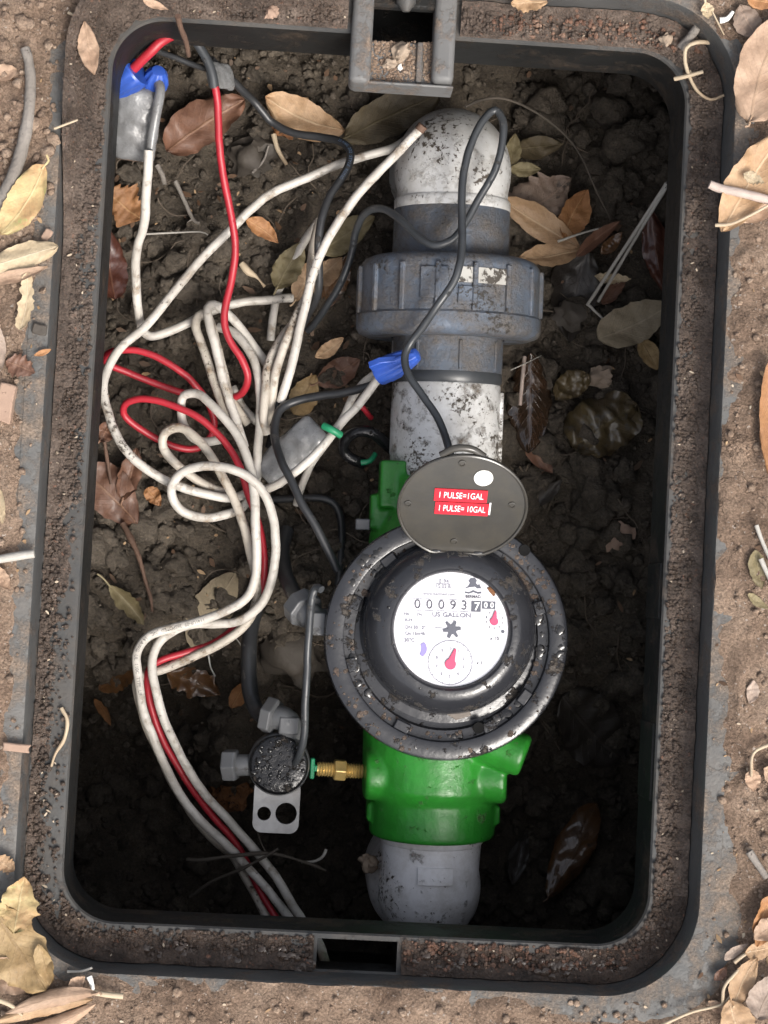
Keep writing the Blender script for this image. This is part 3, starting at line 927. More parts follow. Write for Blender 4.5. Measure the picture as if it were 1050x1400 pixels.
curved_plate(radians(1), radians(17), yc + 0.028, yc + 0.017, RN, 0.0012).build('raised_panel', M['pvc_grey'], nut, bevel=0.0005)
m = MB(); lathe_y(m, [(0.030, yc + 0.002), (0.0352, yc + 0.002), (0.0352, yd), (0.030, yd)], 56)
lowc = m.build('lower_collar', M['pvc_grey'], root)
for k in range(8):
    a = 2 * pi * k / 8 + radians(9)
    m = MB(); m.box((0, (yc + yd) / 2 - 0.001, 0.0352), (0.0022, yc - yd - 0.004, 0.0022), Matrix.Rotation(a, 4, 'Y'))
    m.build('collar_rib', M['pvc_grey'], lowc, bevel=0.0006)
m = MB(); lathe_y(m, [(0.030, yd + 0.001), (0.0345, yd + 0.001), (0.0352, yd - 0.001), (0.0352, ye + 0.001), (0.034, ye - 0.001), (0.030, ye - 0.001)], 56)
m.build('end_ring', M['rubber_grey'], root)

# coupling
root, inv = axis_root('pvc_coupling', 580, 'muddy white pipe coupling between grey union and meter', 'pipe coupling')
ya, yb = along(inv, 524), along(inv, 668)
m = MB(); lathe_y(m, [(0.028, ya), (0.0335, ya), (0.0347, ya - 0.0015), (0.0350, yb + 0.022), (0.0345, yb + 0.020), (0.0338, yb), (0.028, yb)], 64)
cp = m.build('coupling_body', M['pvc_dirty'], root)
m = MB(); m.box((0.0348, (ya + yb) / 2 + 0.006, 0.006), (0.003, 0.045, 0.003)); m.build('seam_rib', M['pvc_dirty'], root, bevel=0.001)

# near elbow
root, inv = axis_root('pvc_elbow', 1200, 'clean white pipe elbow leaving the green meter body', 'pipe elbow')
ya = along(inv, 1138); yb = along(inv, 1190)
R = 0.0320
path = [Vector((0, ya + 0.002 + (yb - ya) * k / 6, 0)) for k in range(7)]
rad = [R + 0.0004 * (k > 0) - 0.0014 * k / 6 for k in range(7)]
bend = 0.021
c0 = Vector((0, path[-1].y, -bend))
for k in range(1, 15):
    a = (pi / 2) * k / 14
    path.append(c0 + Vector((0, -bend * sin(a), bend * cos(a)))); rad.append(R - 0.001 + 0.002 * sin(2 * a))
path.append(c0 + Vector((0, -bend, -0.004))); rad.append(R - 0.001)
m = MB(); m.tube(path, rad, 56, cap=False); m.build('elbow_body', M['pvc'], root, angle=50)
m = MB(); lathe_y(m, [(R, ya - 0.0005), (R + 0.0012, ya - 0.001), (R + 0.0012, ya - 0.0045), (R, ya - 0.006)]); m.build('socket_ring', M['pvc'], root)
# moulded panel and size lettering on top of the elbow
curved_plate(radians(-18), radians(22), ya - 0.0165, ya - 0.0275, R + 0.0004, 0.0005).build('moulded_panel', M['pvc'], root, bevel=0.0002)
# swollen lower hub of the elbow
m = MB()
hub = [c0 + Vector((-0.001, -bend + 0.002, -0.002 - 0.011 * k)) for k in range(8)]
m.tube(hub, [R - 0.003, R + 0.0035, R + 0.0052, R + 0.0055, R + 0.0055, R + 0.0055, R + 0.0055, R + 0.0055], 56)
m.build('lower_hub', M['pvc'], root)

# ------------------------------------------------------------------ water meter
FL_Z = -0.073                                   # height of the black ring
fc = P(611, 864, FL_Z)
tt = (fc - AX_A).dot(AXD) / AXD.dot(AXD)
mo = AX_A + AXD * tt
mo = Vector((fc.x, fc.y, mo.z))
MT = frame_at(mo)
meter = empty('water_meter', None, 'green and black water meter with white dial and open lid', 'water meter', mat=MT)
MI = MT.inverted()
FLZ = (MI @ fc).z                               # local height of the ring
yb0 = (MI @ ax(1141)).y; xb0 = (MI @ ax(1141)).x
yt0 = (MI @ ax(652)).y
m = MB()
# barrel along the pipe, chamber under the ring, bosses
BL = Matrix.Translation((xb0, 0, 0))
def lathe_b(prof, seg=40): m.lathe(prof, BL @ LY, seg, cap0=True, cap1=True)
ysh = (MI @ ax(1090)).y
lathe_b([(0.0395, yb0), (0.0402, yb0 + 0.003), (0.0402, ysh), (0.0455, ysh + 0.008), (0.047, 0), (0.046, 0.06), (0.0395, 0.075), (0.039, yt0)])
m.lathe([(0.050, -0.02), (0.056, 0.0), (0.059, 0.02), (0.060, FLZ - 0.012)], None, 48, cap0=True, cap1=True)
def px_local(px, py, z):
    return MI @ P(px, py, z)
def boss(px, py, z, r, h, direction):
    c = px_local(px, py, z)
    q = Vector((0, 0, 1)).rotation_difference(Vector(direction)).to_matrix().to_4x4()
    m.lathe([(r, -0.03), (r, h - 0.002), (r - 0.002, h)], Matrix.Translation(c) @ q, 32, cap0=True, cap1=True)
boss(506, 1058, -0.128, 0.0165, 0.004, (-1, 0, 0.05))
boss(678, 1062, -0.122, 0.0165, 0.007, (1, 0, 0.12))
boss(702, 1028, -0.105, 0.0135, 0.008, (0.75, -0.25, 0.15))
# hexagon flats near the threaded end
for s in (-1, 1):
    m.box((xb0 + s * 0.0395, (yb0 + ysh) / 2 + 0.003, 0.002), (0.006, abs(ysh - yb0) - 0.012, 0.018))
# stepped lug on the far left
a = px_local(537, 662, -0.11); m.box((a.x, a.y, a.z - 0.012), (0.016, 0.030, 0.028))
a = px_local(526, 700, -0.115); m.box((a.x, a.y, a.z - 0.012), (0.018, 0.022, 0.024))
body = m.build('meter_body', M['green'], meter, angle=45)
rmod = body.modifiers.new('cast', 'REMESH'); rmod.mode = 'VOXEL'; rmod.voxel_size = 0.0013; rmod.use_smooth_shade = True
sm = body.modifiers.new('soft', 'SMOOTH'); sm.factor = 0.5; sm.iterations = 6
# black ring
m = MB()
m.lathe([(0.060, FLZ - 0.014), (0.0735, FLZ - 0.012), (0.0742, FLZ - 0.003), (0.0732, FLZ - 0.0005), (0.072, FLZ), (0.0635, FLZ + 0.0008), (0.0625, FLZ + 0.0003), (0.0620, FLZ - 0.004),
         (0.0560, FLZ - 0.0045), (0.0550, FLZ - 0.0085), (0.0480, FLZ - 0.0090)], None, 96)
ringo = m.build('clamp_ring', M['meter_black'], meter, angle=35)
for adeg, w in ((160, 0.10), (197, 0.10), (128, 0.16), (62, 0.12), (20, 0.10), (-35, 0.14), (-62, 0.10), (-115, 0.16)):
    # low lugs that bridge the groove
    a = radians(adeg)
    mm = Matrix.Rotation(a, 4, 'Z')
    l = MB(); l.box((0.0592, 0, FLZ - 0.0022), (0.0062, 0.0066 + w * 0.02, 0.0042), mm)
    l.build('ring_lug', M['meter_black'], ringo, bevel=0.0008)
for (hx_, hy_) in ((716, 752), (655, 996)):
    c = px_local(hx_, hy_, FL_Z)
    l = MB(); l.lathe([(0.0036, FLZ + 0.0002), (0.0034, FLZ + 0.0010), (0.0030, FLZ + 0.0009)], Matrix.Translation((c.x, c.y, 0)), 20, cap1=True)
    l.build('hole_shade_disc', M['hole'], ringo)  # raised matte black disc; its colour stands in for the hole's inner shade
# bezel
BZ = FLZ
DR = 0.0338
DZ = BZ + 0.0155
bc = Matrix.Translation((0.0012, 0.0072, 0))
m = MB()
m.lathe([(0.0590, BZ - 0.0078), (0.0540, BZ - 0.0070), (0.0528, BZ - 0.002), (0.0522, BZ + 0.004), (0.0505, BZ + 0.010), (0.0465, BZ + 0.0155), (0.0420, BZ + 0.0185), (0.0385, BZ + 0.0195), (0.0365, BZ + 0.0195), (0.0352, BZ + 0.0185), (0.0343, BZ + 0.0162), (0.0339, BZ + 0.015)], bc, 96)
m.build('bezel', M['meter_black'], meter, angle=35)
# mud flakes stuck on the ring
rng = random.Random(77)
m = MB()
for k in range(240):
    a = rng.choice([rng.uniform(-2.6, -0.2), rng.uniform(0.2, 1.1), rng.uniform(2.0, 4.2)])
    r = rng.choice([rng.uniform(0.0565, 0.0612), rng.uniform(0.0640, 0.072)])
    s = 0.0005 + 0.0016 * rng.random() ** 2.5
    z = FLZ - 0.0042 if r < 0.062 else FLZ + 0.0004
    clod(m, Vector((r * cos(a), r * sin(a), z)), s, 1, 0.45, 0.4, rng)
o = m.build('mud_flakes', M['ledge_dirt'], ringo, angle=60); o['kind'] = 'stuff'
M['mudflake'] = plastic_mat('dried_mud_flake', (0.17, 0.145, 0.12), (0.12, 0.10, 0.085), rough=0.6, bump=0.5)
c = px_local(627, 972, FL_Z + 0.003)
m = MB(); m.prism([(c.x + x, c.y + y) for x, y in ((-0.008, -0.002), (-0.001, -0.006), (0.008, -0.003), (0.006, 0.003), (0.0005, 0.005), (-0.005, 0.003))], BZ + 0.002, BZ + 0.0032)
m.build('mud_flake', M['mudflake'], ringo, bevel=0.0005)
M['wet_film'] = plastic_mat('water_film', (0.012, 0.012, 0.013), (0.02, 0.019, 0.018), rough=0.05, bump=0.15, bump_scale=120)
M['wet_brown'] = plastic_mat('wet_mud_film', (0.05, 0.034, 0.025), (0.075, 0.052, 0.038), rough=0.06, bump=0.5, bump_scale=220)
rng = random.Random(31)
m = MB()
for k in range(26):
    a = rng.uniform(0, 2 * pi)
    inner_ = rng.random() < 0.55
    r_ = rng.uniform(0.0575, 0.0605) if inner_ else rng.uniform(0.0655, 0.0705)
    z = FLZ - 0.0044 if inner_ else FLZ + 0.0002
    for q_ in range(rng.randint(1, 4)):
        aa = a + q_ * 0.05
        clod(m, Vector((r_ * cos(aa), r_ * sin(aa), z)), rng.uniform(0.0015, 0.0034), 2, 0.16, 0.5, rng)
o = m.build('water_film', M['wet_film'], ringo, angle=80); o['kind'] = 'stuff'
m = MB()
for k in range(60):
    a = rng.uniform(0, 2 * pi); r_ = rng.uniform(0.039, 0.052)
    z = BZ + 0.0195 - max(0, (r_ - 0.0385)) ** 1.6 * 18
    clod(m, Vector((r_ * cos(a) + 0.0012, r_ * sin(a) + 0.0072, z - 0.0003)), rng.uniform(0.0005, 0.0013), 2, 0.5, 0.25, rng)
o = m.build('water_drops', M['wet_film'], ringo, angle=80); o['kind'] = 'stuff'
# dial
DM = bc @ Matrix.Translation((0, 0, DZ))
m = MB(); m.lathe([(DR + 0.0008, -0.003), (DR + 0.0008, 0.0)], DM, 72, cap0=True, cap1=True)
dial = m.build('dial', M['dial'], meter, smooth=True)
def D(zx, zy, dz=0.00035):
    """dial place from the close-up's pixel"""
    return DM @ Matrix.Translation(((zx - 523) / 450 * DR, -(zy - 545) / 450 * DR, dz))
def du(v): return v / 450 * DR
for zx, ch in ((250, '0'), (345, '0'), (440, '0'), (533, '9'), (622, '3')):
    lettering(ch, du(104), D(zx, 354), M['ink'], dial, 'numeral', sx=1.05)
m = MB(); m.box((0, 0, 0), (du(76), du(86), 0.0004), D(716, 356, 0.0002)); m.build('counter_drum', M['ink_dark'], dial, smooth=False)
lettering('7', du(90), D(722, 358, 0.0006), M['white_ink'], dial, 'numeral', bold=True)
m = MB(); m.box((0, 0, 0), (du(106), du(58), 0.0004), D(816, 344, 0.0002)); m.build('counter_drum', M['ink_dark'], dial, smooth=False)
lettering('0', du(60), D(792, 345, 0.0006), M['white_ink'], dial, 'numeral', bold=True)
lettering('0', du(60), D(842, 345, 0.0006), M['white_ink'], dial, 'numeral', bold=True)
# counter window outlines
for zx in (250, 345, 440, 533, 622):
    l = MB()
    l.box((0, du(-46), 0), (du(70), du(4), 0.0002), D(zx, 354, 0.0002))
    l.box((0, du(46), 0), (du(70), du(3), 0.0002), D(zx, 354, 0.0002))
    l.build('window_line', M['ink_grey'], dial, smooth=False)
lettering('US GALLON', du(50), D(525, 432), M['ink_grey'], dial, bold=True, sx=1.15)
lettering('www.bermad.com', du(30), D(420, 268), M['ink_grey'], dial, sx=1.15)
lettering('No.', du(32), D(170, 433), M['ink_grey'], dial, bold=True)
lettering('2961', du(30), D(275, 435), M['ink_grey'], dial)
lettering('A-H', du(36), D(183, 481), M['ink_grey'], dial, bold=True)
lettering('DN 50   2"', du(36), D(240, 538), M['ink_grey'], dial, bold=True)
lettering('Qn 15m³/h', du(36), D(240, 588), M['ink_grey'], dial, bold=True)
lettering('30°C', du(40), D(195, 641), M['ink_grey'], dial, bold=True)
lettering('E 94', du(44), D(455, 165), M['ink_grey'], dial)
lettering('15.02 B', du(40), D(450, 207), M['ink_grey'], dial)
l = MB(); l.box((0, 0, 0), (du(120), du(4), 0.0002), D(450, 186)); l.build('rule_line', M['ink_grey'], dial, smooth=False)
lettering('x 10', du(40), D(872, 608), M['ink'], dial)
lettering('x 1', du(40), D(760, 806), M['ink'], dial)
lettering('BERMAD', du(32), D(690, 281), M['ink'], dial, bold=True)
# emblem: a dark wave figure above two strokes
def emblem(pts, nm='emblem'):
    l = MB(); l.prism([((x - 523) / 450 * DR, -(y - 545) / 450 * DR) for x, y in pts], 0.0001, 0.0004, DM)
    l.build(nm, M['ink_dark'], dial, smooth=False)
emblem([(625, 214), (650, 196), (662, 170), (648, 158), (665, 134), (700, 130), (716, 150), (708, 168), (722, 186), (738, 180), (754, 212), (720, 214), (700, 200), (672, 204)])
emblem([(625, 240), (655, 246), (690, 228), (725, 242), (755, 238), (755, 252), (725, 256), (690, 244), (655, 258), (625, 252)])
# leak star
star = []
for k in range(12):
    a = 2 * pi * k / 12 + 0.15
    r = du(72) if k % 2 == 0 else du(38)
    star.append((r * cos(a - 0.14), r * sin(a - 0.14))); star.append((r * cos(a + 0.14), r * sin(a + 0.14)))
l = MB(); l.prism(star, 0.0, 0.0008, D(530, 545, 0.0002)); l.build('leak_star', M['ink_dark'], dial, smooth=False)
l = MB(); l.box((0, 0, 0), (du(60), du(3), 0.0002), D(425, 535)); l.build('rule_line', M['ink_grey'], dial, smooth=False)
# small dials with pointers
def ring_line(zx, zy, r, w, mat=M['ink_grey'], nm='dial_circle'):
    l = MB()
    n = 64
    vs = []
    for rr, z in ((r - w, 0), (r - w, 0.0002), (r + w, 0.0002), (r + w, 0)):
        for k in range(n):
            vs.append(D(zx, zy, 0.0001) @ Vector((du(rr) * cos(2 * pi * k / n), du(rr) * sin(2 * pi * k / n), z)))
    fs = []
    for j in range(3):
        for k in range(n):
            fs.append((j * n + k, j * n + (k + 1) % n, (j + 1) * n + (k + 1) % n, (j + 1) * n + k))
    l.add(vs, fs); l.build(nm, mat, dial, smooth=False)
ring_line(525, 808, 176, 3.0)
for k in range(20):
    a = 2 * pi * k / 20
    l = MB(); l.box((0, 0, 0), (du(12), du(3), 0.0002), D(525 + 168 * sin(a), 808 - 168 * cos(a)) @ Matrix.Rotation(pi / 2 - a, 4, 'Z'))
    l.build('tick', M['ink_grey'], dial, smooth=False)
for k in range(10):
    a = 2 * pi * k / 10
    lettering(str(k), du(34), D(525 + 112 * sin(a), 808 - 112 * cos(a)), M['ink_grey'], dial, 'numeral')
for k in range(1, 10):
    a = 2 * pi * k / 10
    lettering(str(k), du(27), D(866 + 66 * sin(a), 462 - 66 * cos(a)), M['ink'], dial, 'numeral')
def pointer(zx, zy, r, L, adeg):
    pts = []
    for k in range(15):
        a = radians(125 + 290 * k / 14)
        pts.append((du(r) * cos(a), du(r) * sin(a)))
    pts += [(du(r * 0.3), du(L)), (-du(r * 0.05), du(L * 1.02))]
    l = MB(); l.prism(pts, 0.0002, 0.0012, D(zx, zy, 0.0002) @ Matrix.Rotation(radians(adeg), 4, 'Z'))
    l.build('pointer', M['pointer'], dial, bevel=0.0002)
pointer(527, 820, 44, 126, -14)
pointer(863, 470, 33, 84, -4)
# violet quarter window
pts = []
for k in range(9):
    a = radians(-52 + 104 * k / 8 - 6); pts.append((270 + 75 * cos(a) - 8, 705 - 75 * sin(a)))
for k in range(9):
    a = radians(52 - 104 * k / 8 - 6); pts.append((270 + 26 * cos(a) - 6, 705 - 50 * sin(a)))
l = MB(); l.prism([((x - 523) / 450 * DR, -(y - 545) / 450 * DR) for x, y in pts], 0.0001, 0.0004, DM); l.build('sector_window', M['ink_violet'], dial, smooth=False)
m = MB(); m.lathe([(du(14), 0.0), (du(14), 0.0004)], D(936, 550, 0.0001), 16, cap1=True); m.build('dot', M['ink_dark'], dial)
l = MB(); l.prism([((x - 523) / 450 * DR, -(y - 545) / 450 * DR) for x, y in ((795, 205), (830, 195), (858, 225), (866, 262), (850, 272), (820, 240))], 0.0001, 0.0008, DM); l.build('mud_spot', M['rust_clod'], dial, bevel=0.0003)

# lid
hp = px_local(625, 757, FL_Z + 0.017)
TIL = 37.0
LM = Matrix.Translation(hp) @ Matrix.Rotation(radians(-1.0), 4, 'Z') @ Matrix.Rotation(radians(TIL), 4, 'X')
LR = 0.0378
lcy = 0.0352
outl = []
for k in range(72):
    a = 2 * pi * k / 72
    x, y = LR * cos(a), lcy + LR * sin(a)
    outl.append((x, max(y, 0.0006)))
m = MB(); m.prism(outl, -0.0022, 0.0, LM)
lid = m.build('lid', M['lid'], meter, bevel=0.0004)
rimpts = [LM @ Vector((x * 0.992, lcy + (y - lcy) * 0.992, 0.0004)) for x, y in outl]
m = MB(); m.tube(rimpts + [rimpts[0]], 0.0010, 8, cap=False); m.build('lid_rim', M['lid'], lid)
def L(px, py, dz=0.0):
    """place on the lid seen at a photo pixel: intersect the ray with the lid plane"""
    n = (MT @ LM).to_3x3() @ Vector((0, 0, 1)); o0 = (MT @ LM).translation
    d = RM @ Vector(((px - 525.0) / FPX, -(py - 700.0) / FPX, -1.0))
    t = (o0 - CAM_LOC).dot(n) / d.dot(n)
    q = (MT @ LM).inverted() @ (CAM_LOC + d * t)
    return LM @ Matrix.Translation((q.x, q.y, dz))
SPX = 1 / 2390.0
for (py_, txt, w) in ((677, '1 PULSE=1GAL', 74), (695, '1 PULSE= 10GAL', 75)):
    cx_ = 630 if py_ == 677 else 631
    mt = L(cx_, py_, 0.0004)
    l = MB(); l.box((0, 0, 0), (w * SPX, 17.2 * SPX / 0.80, 0.0005), mt); l.build('sticker', M['red_sticker'], lid, smooth=False)
    lettering(txt, 15.0 * SPX, L(cx_, py_, 0.0008), M['white_ink'], lid, sx=0.66 if py_ == 677 else 0.62, bold=False).scale = (1, 1, 1)
l = MB(); l.box((0, 0, 0), (2.5 * SPX, 17 * SPX / 0.8, 0.0006), L(669.5, 695, 0.0004)); l.build('sticker_edge', M['white_ink'], lid, smooth=False)
l = MB(); l.lathe([(0.0056, 0), (0.0056, 0.0006), (0.0050, 0.0009)], L(661, 653, 0.0001), 28, cap1=True); l.build('white_dot', M['bead_white'], lid)
for (px_, py_) in ((632, 633), (558, 688), (700, 690), (621, 740)):
    l = MB(); l.lathe([(0.0022, 0), (0.0022, 0.0007), (0.0015, 0.0008), (0.0013, 0.0003)], L(px_, py_, 0.0), 18, cap1=True); l.build('lid_peg', M['lid'], lid)
l = MB()
for x, w in ((-0.0125, 0.0055), (0.0, 0.018), (0.0125, 0.0055)):
    l.box((x, -0.0008, -0.001), (w, 0.0065 if w < 0.01 else 0.0045, 0.004), LM)
l.build('hinge', M['meter_black'], meter, bevel=0.0007)
# small bright clip and arch of the seal behind the lid
a = px_local(496, 717, -0.10)
m = MB(); m.box((a.x, a.y, a.z), (0.009, 0.007, 0.003)); m.build('metal_clip', M['fitting'], meter, bevel=0.0008)
m = MB()
m.tube(spline([px_local(603, 622, -0.012), px_local(622, 613, -0.008), px_local(645, 614, -0.008), px_local(662, 624, -0.012)], 0.002), 0.0022, 10)
m.build('lid_tab', M['lid'], meter)

# ------------------------------------------------------------------ pulse valve with brass nipple on the left
SZ = -0.115
sc = P(381, 1046, SZ)
sv_root = empty('solenoid_valve', sc - Vector((0, 0, 0.03)), 'black wet round solenoid with grey elbow fittings and bracket', 'solenoid')
SI = Matrix.Translation(-(sc - Vector((0, 0, 0.03))))
def sl(px, py, z): return SI @ P(px, py, z)
s0 = sl(381, 1046, SZ)
m = MB(); m.lathe([(0.0178, -0.034), (0.0186, -0.030), (0.0188, -0.004), (0.0180, -0.001), (0.0165, -0.0002), (0.010, 0.0), (0.0005, 0.0)], Matrix.Translation(s0), 48)
m.build('coil_housing', M['coil_top'], sv_root, angle=50)
m = MB(); m.lathe([(0.0192, -0.036), (0.0195, -0.012), (0.0193, -0.0035), (0.0184, -0.0015)], Matrix.Translation(s0), 48); m.build('coil_band', M['fitting'], sv_root)
def elbow_fit(pts, r, hexpos, nm):
    m = MB(); m.tube(spline([sl(*p) for p in pts], 0.002), r, 20)
    o = m.build(nm, M['fitting'], sv_root)
    a, b = [sl(*p) for p in hexpos]
    d = (b - a)
    q = Vector((0, 0, 1)).rotation_difference(d.normalized()).to_matrix().to_4x4()
    m = MB(); m.lathe([(r * 1.15, 0), (r * 1.55, 0.0006), (r * 1.55, d.length - 0.0006), (r * 1.15, d.length)], Matrix.Translation(a) @ q, 6, cap0=True, cap1=True)
    m.build('hex_nut', M['fitting'], o, smooth=False, bevel=0.0008)
    return o
elbow_fit([(397, 1008, SZ - 0.012), (396, 992, SZ - 0.006), (388, 983, SZ - 0.006), (368, 978, SZ - 0.01)], 0.0078, [(378, 981, SZ - 0.007), (362, 976, SZ - 0.01)], 'elbow_fitting')
elbow_fit([(345, 1046, SZ - 0.010), (330, 1046, SZ - 0.010), (318, 1046, SZ - 0.012)], 0.0068, [(325, 1046, SZ - 0.010), (305, 1046, SZ - 0.012)], 'side_fitting')
m = MB(); a = sl(395, 992, SZ - 0.001); m.box((a.x, a.y, a.z), (0.0125, 0.011, 0.006)); m.build('fitting_block', M['fitting'], sv_root, bevel=0.0012)
# bracket plate with two holes
def plate_with_holes():
    bm = bmesh.new()
    c = sl(378, 1102, SZ - 0.010); c1 = sl(361, 1113, SZ - 0.010); c2 = sl(391, 1113, SZ - 0.010)
    w, h, r = 0.0145, 0.0168, 0.006
    def loop(pts):
        vs = [bm.verts.new((x, y, c.z)) for x, y in pts]
        return [bm.edges.new((vs[i], vs[(i + 1) % len(vs)])) for i in range(len(vs))]
    e = []
    outer = [(c.x + p[0][0], c.y + p[0][1]) for p in rrect(w, h, r, 6, 0.004)]
    e += loop(outer)
    for cc, rr in ((c1, 0.0042), (c2, 0.0066)):
        e += loop([(cc.x + rr * cos(2 * pi * k / 28), cc.y + 0.0005 + rr * sin(2 * pi * k / 28)) for k in range(28)])
    bmesh.ops.triangle_fill(bm, use_beauty=True, use_dissolve=False, edges=e)
    me = bpy.data.meshes.new('bracket_plate'); bm.to_mesh(me); bm.free()
    me.materials.append(M['alu'])
    o = bpy.data.objects.new('bracket_plate', me); col.objects.link(o); o.parent = sv_root
    s = o.modifiers.new('thick', 'SOLIDIFY'); s.thickness = 0.0018
    b = o.modifiers.new('bevel', 'BEVEL'); b.width = 0.0004; b.segments = 2; b.limit_method = 'ANGLE'
    for cc, rr in ((c1, 0.0042), (c2, 0.0066)):
        m = MB(); m.lathe([(rr, -0.001), (rr, 0.0012), (rr + 0.0008, 0.0014), (rr + 0.0012, 0.0005)], Matrix.Translation((cc.x, cc.y + 0.0005, cc.z)), 32); m.build('hole_rim', M['alu'], o)
plate_with_holes()
rng = random.Random(41)
m = MB()
for k in range(46):
    a = rng.uniform(0, 2 * pi); r_ = 0.0165 * sqrt(rng.random())
    clod(m, s0 + Vector((r_ * cos(a), r_ * sin(a), 0.0002)), rng.uniform(0.0005, 0.0016), 2, 0.45, 0.35, rng)
o = m.build('water_drops', M['wet_film'], sv_root, angle=80); o['kind'] = 'stuff'
# green seal, brass nipple
m = MB(); a = sl(427, 1050, SZ - 0.014); m.box((a.x, a.y, a.z), (0.0028, 0.013, 0.009)); m.box((a.x + 0.004, a.y, a.z), (0.007, 0.004, 0.005)); m.build('green_seal', M['green_seal'], sv_root, bevel=0.0008)
XR = Matrix.Rotation(pi / 2, 4, 'Y')
p0 = sl(433, 1051, SZ - 0.015); p1 = sl(500, 1055, SZ - 0.018)
Lb = (p1 - p0).length
q = Vector((0, 0, 1)).rotation_difference((p1 - p0).normalized()).to_matrix().to_4x4()
prof = [(0.0042, 0)]
k = 0
while prof[-1][1] < Lb:
    prof.append((0.0048 if k % 2 else 0.0041, prof[-1][1] + 0.0009)); k += 1
m = MB(); m.lathe(prof, Matrix.Translation(p0) @ q, 24, cap0=True); nip = m.build('brass_nipple', M['brass'], sv_root, angle=60)
m = MB(); m.lathe([(0.0055, 0.0105), (0.0072, 0.0112), (0.0072, 0.0180), (0.0055, 0.0187)], Matrix.Translation(p0) @ q, 6, cap0=True, cap1=True); m.build('hex_nut', M['brass'], nip, smooth=False, bevel=0.0006)

# grey elbow fitting on the meter side
fr = empty('hose_elbow', P(425, 845, -0.115), 'grey plastic elbow fitting tucked beside the black meter ring', 'pipe fitting')
FI = Matrix.Translation(-P(425, 845, -0.115))
m = MB(); m.tube(spline([FI @ P(448, 850, -0.100), FI @ P(436, 850, -0.094), FI @ P(424, 842, -0.092), FI @ P(412, 828, -0.098)], 0.002), 0.0080, 20); m.build('elbow_body', M['fitting'], fr)
a, b = FI @ P(420, 838, -0.093), FI @ P(408, 824, -0.100)
d = b - a; q = Vector((0, 0, 1)).rotation_difference(d.normalized()).to_matrix().to_4x4()
m = MB(); m.lathe([(0.009, 0), (0.0118, 0.0006), (0.0118, d.length - 0.0006), (0.009, d.length)], Matrix.Translation(a) @ q, 8, cap0=True, cap1=True); m.build('hex_nut', M['fitting'], fr, smooth=False, bevel=0.0008)
a = FI @ P(434, 853, -0.086); m = MB(); m.box((a.x, a.y, a.z), (0.010, 0.014, 0.006)); m.build('fitting_block', M['fitting'], fr, bevel=0.001)

# ------------------------------------------------------------------ cables
def cable(name, label, pts, r, mat, cat='cable', seg=12, group=None, wob=0.0, ends=None):
    path = spline([P(*p) for p in pts], 0.0025)
    sd_ = pts[0][0] * 0.13 + pts[0][1] * 0.07
    path = [p + Vector((noise.noise(Vector((i * 0.09, sd_, 1))), noise.noise(Vector((i * 0.09, sd_, 5))), noise.noise(Vector((i * 0.09, sd_, 9))))) * 0.0009
            + Vector((noise.noise(Vector((i * 0.33, sd_, 2))), noise.noise(Vector((i * 0.33, sd_, 6))), 0)) * 0.00025 for i, p in enumerate(path)]
    m = MB()
    m.tube(path, [r * (1 + 0.05 * noise.noise(Vector((i * 0.21, sd_, 3)))) for i in range(len(path))], seg)
    o = m.build(name, M[mat], None, angle=60)
    tag(o, label, cat, group)
    return o, path
def cable_print(o, path, r, txt, s0, size, material, flip=False):
    """printed lettering wrapped on the upper side of a cable"""
    acc = [0.0]
    for i in range(1, len(path)):
        acc.append(acc[-1] + (path[i] - path[i - 1]).length)
    def at(s):
        for i in range(1, len(path)):
            if acc[i] >= s:
                t = (s - acc[i - 1]) / max(1e-9, acc[i] - acc[i - 1])
                return path[i - 1].lerp(path[i], t), (path[i] - path[i - 1]).normalized()
        return path[-1], (path[-1] - path[-2]).normalized()
    vs, fs = text_mesh(txt, size, 0.00001, align='LEFT')
    out = []
    for v in vs:
        p, t = at(s0 + v.x)
        view = (CAM_LOC * 0 + Vector((0, 0, 1)))
        n = (view - t * view.dot(t)).normalized()
        w = n.cross(t).normalized()
        a = v.y / r
        out.append(p + n * ((r + 0.00012) * cos(a)) + w * ((r + 0.00012) * sin(a)))
    mb = MB(); mb.add([p - o.location for p in out], fs)
    mb.build('cable_lettering', material, o, smooth=False)

RW = 0.0029
z0 = -0.125
# white cable from the grey splice
cable('white_cable', 'white cable hanging from the grey splice pouch by the left wall',
      [(203, 205, -0.055), (202, 240, -0.06), (197, 300, -0.085), (187, 345, -0.105), (185, 392, -0.125), (190, 430, -0.14), (195, 452, -0.15), (206, 460, -0.155), (225, 455, -0.157), (252, 443, -0.158),
       (285, 427, -0.158), (330, 413, -0.162), (372, 409, -0.165), (400, 407, -0.17)], RW, 'wire_white')
# long white cable from the elbow round the left loop
cable('white_cable', 'long white cable sweeping from the far elbow round the left side',
      [(560, 188, -0.135), (536, 204, -0.135), (500, 213, -0.135), (440, 234, -0.137), (380, 260, -0.14), (342, 288, -0.14), (300, 328, -0.14), (250, 384, -0.14), (206, 438, -0.135), (166, 474, -0.13),
       (147, 505, -0.128), (141, 530, -0.125), (147, 562, -0.125), (162, 600, -0.125), (185, 629, -0.125), (215, 651, -0.127), (250, 667, -0.13), (280, 676, -0.132), (310, 681, -0.134), (336, 674, -0.138), (352, 650, -0.145)], RW, 'wire_white')
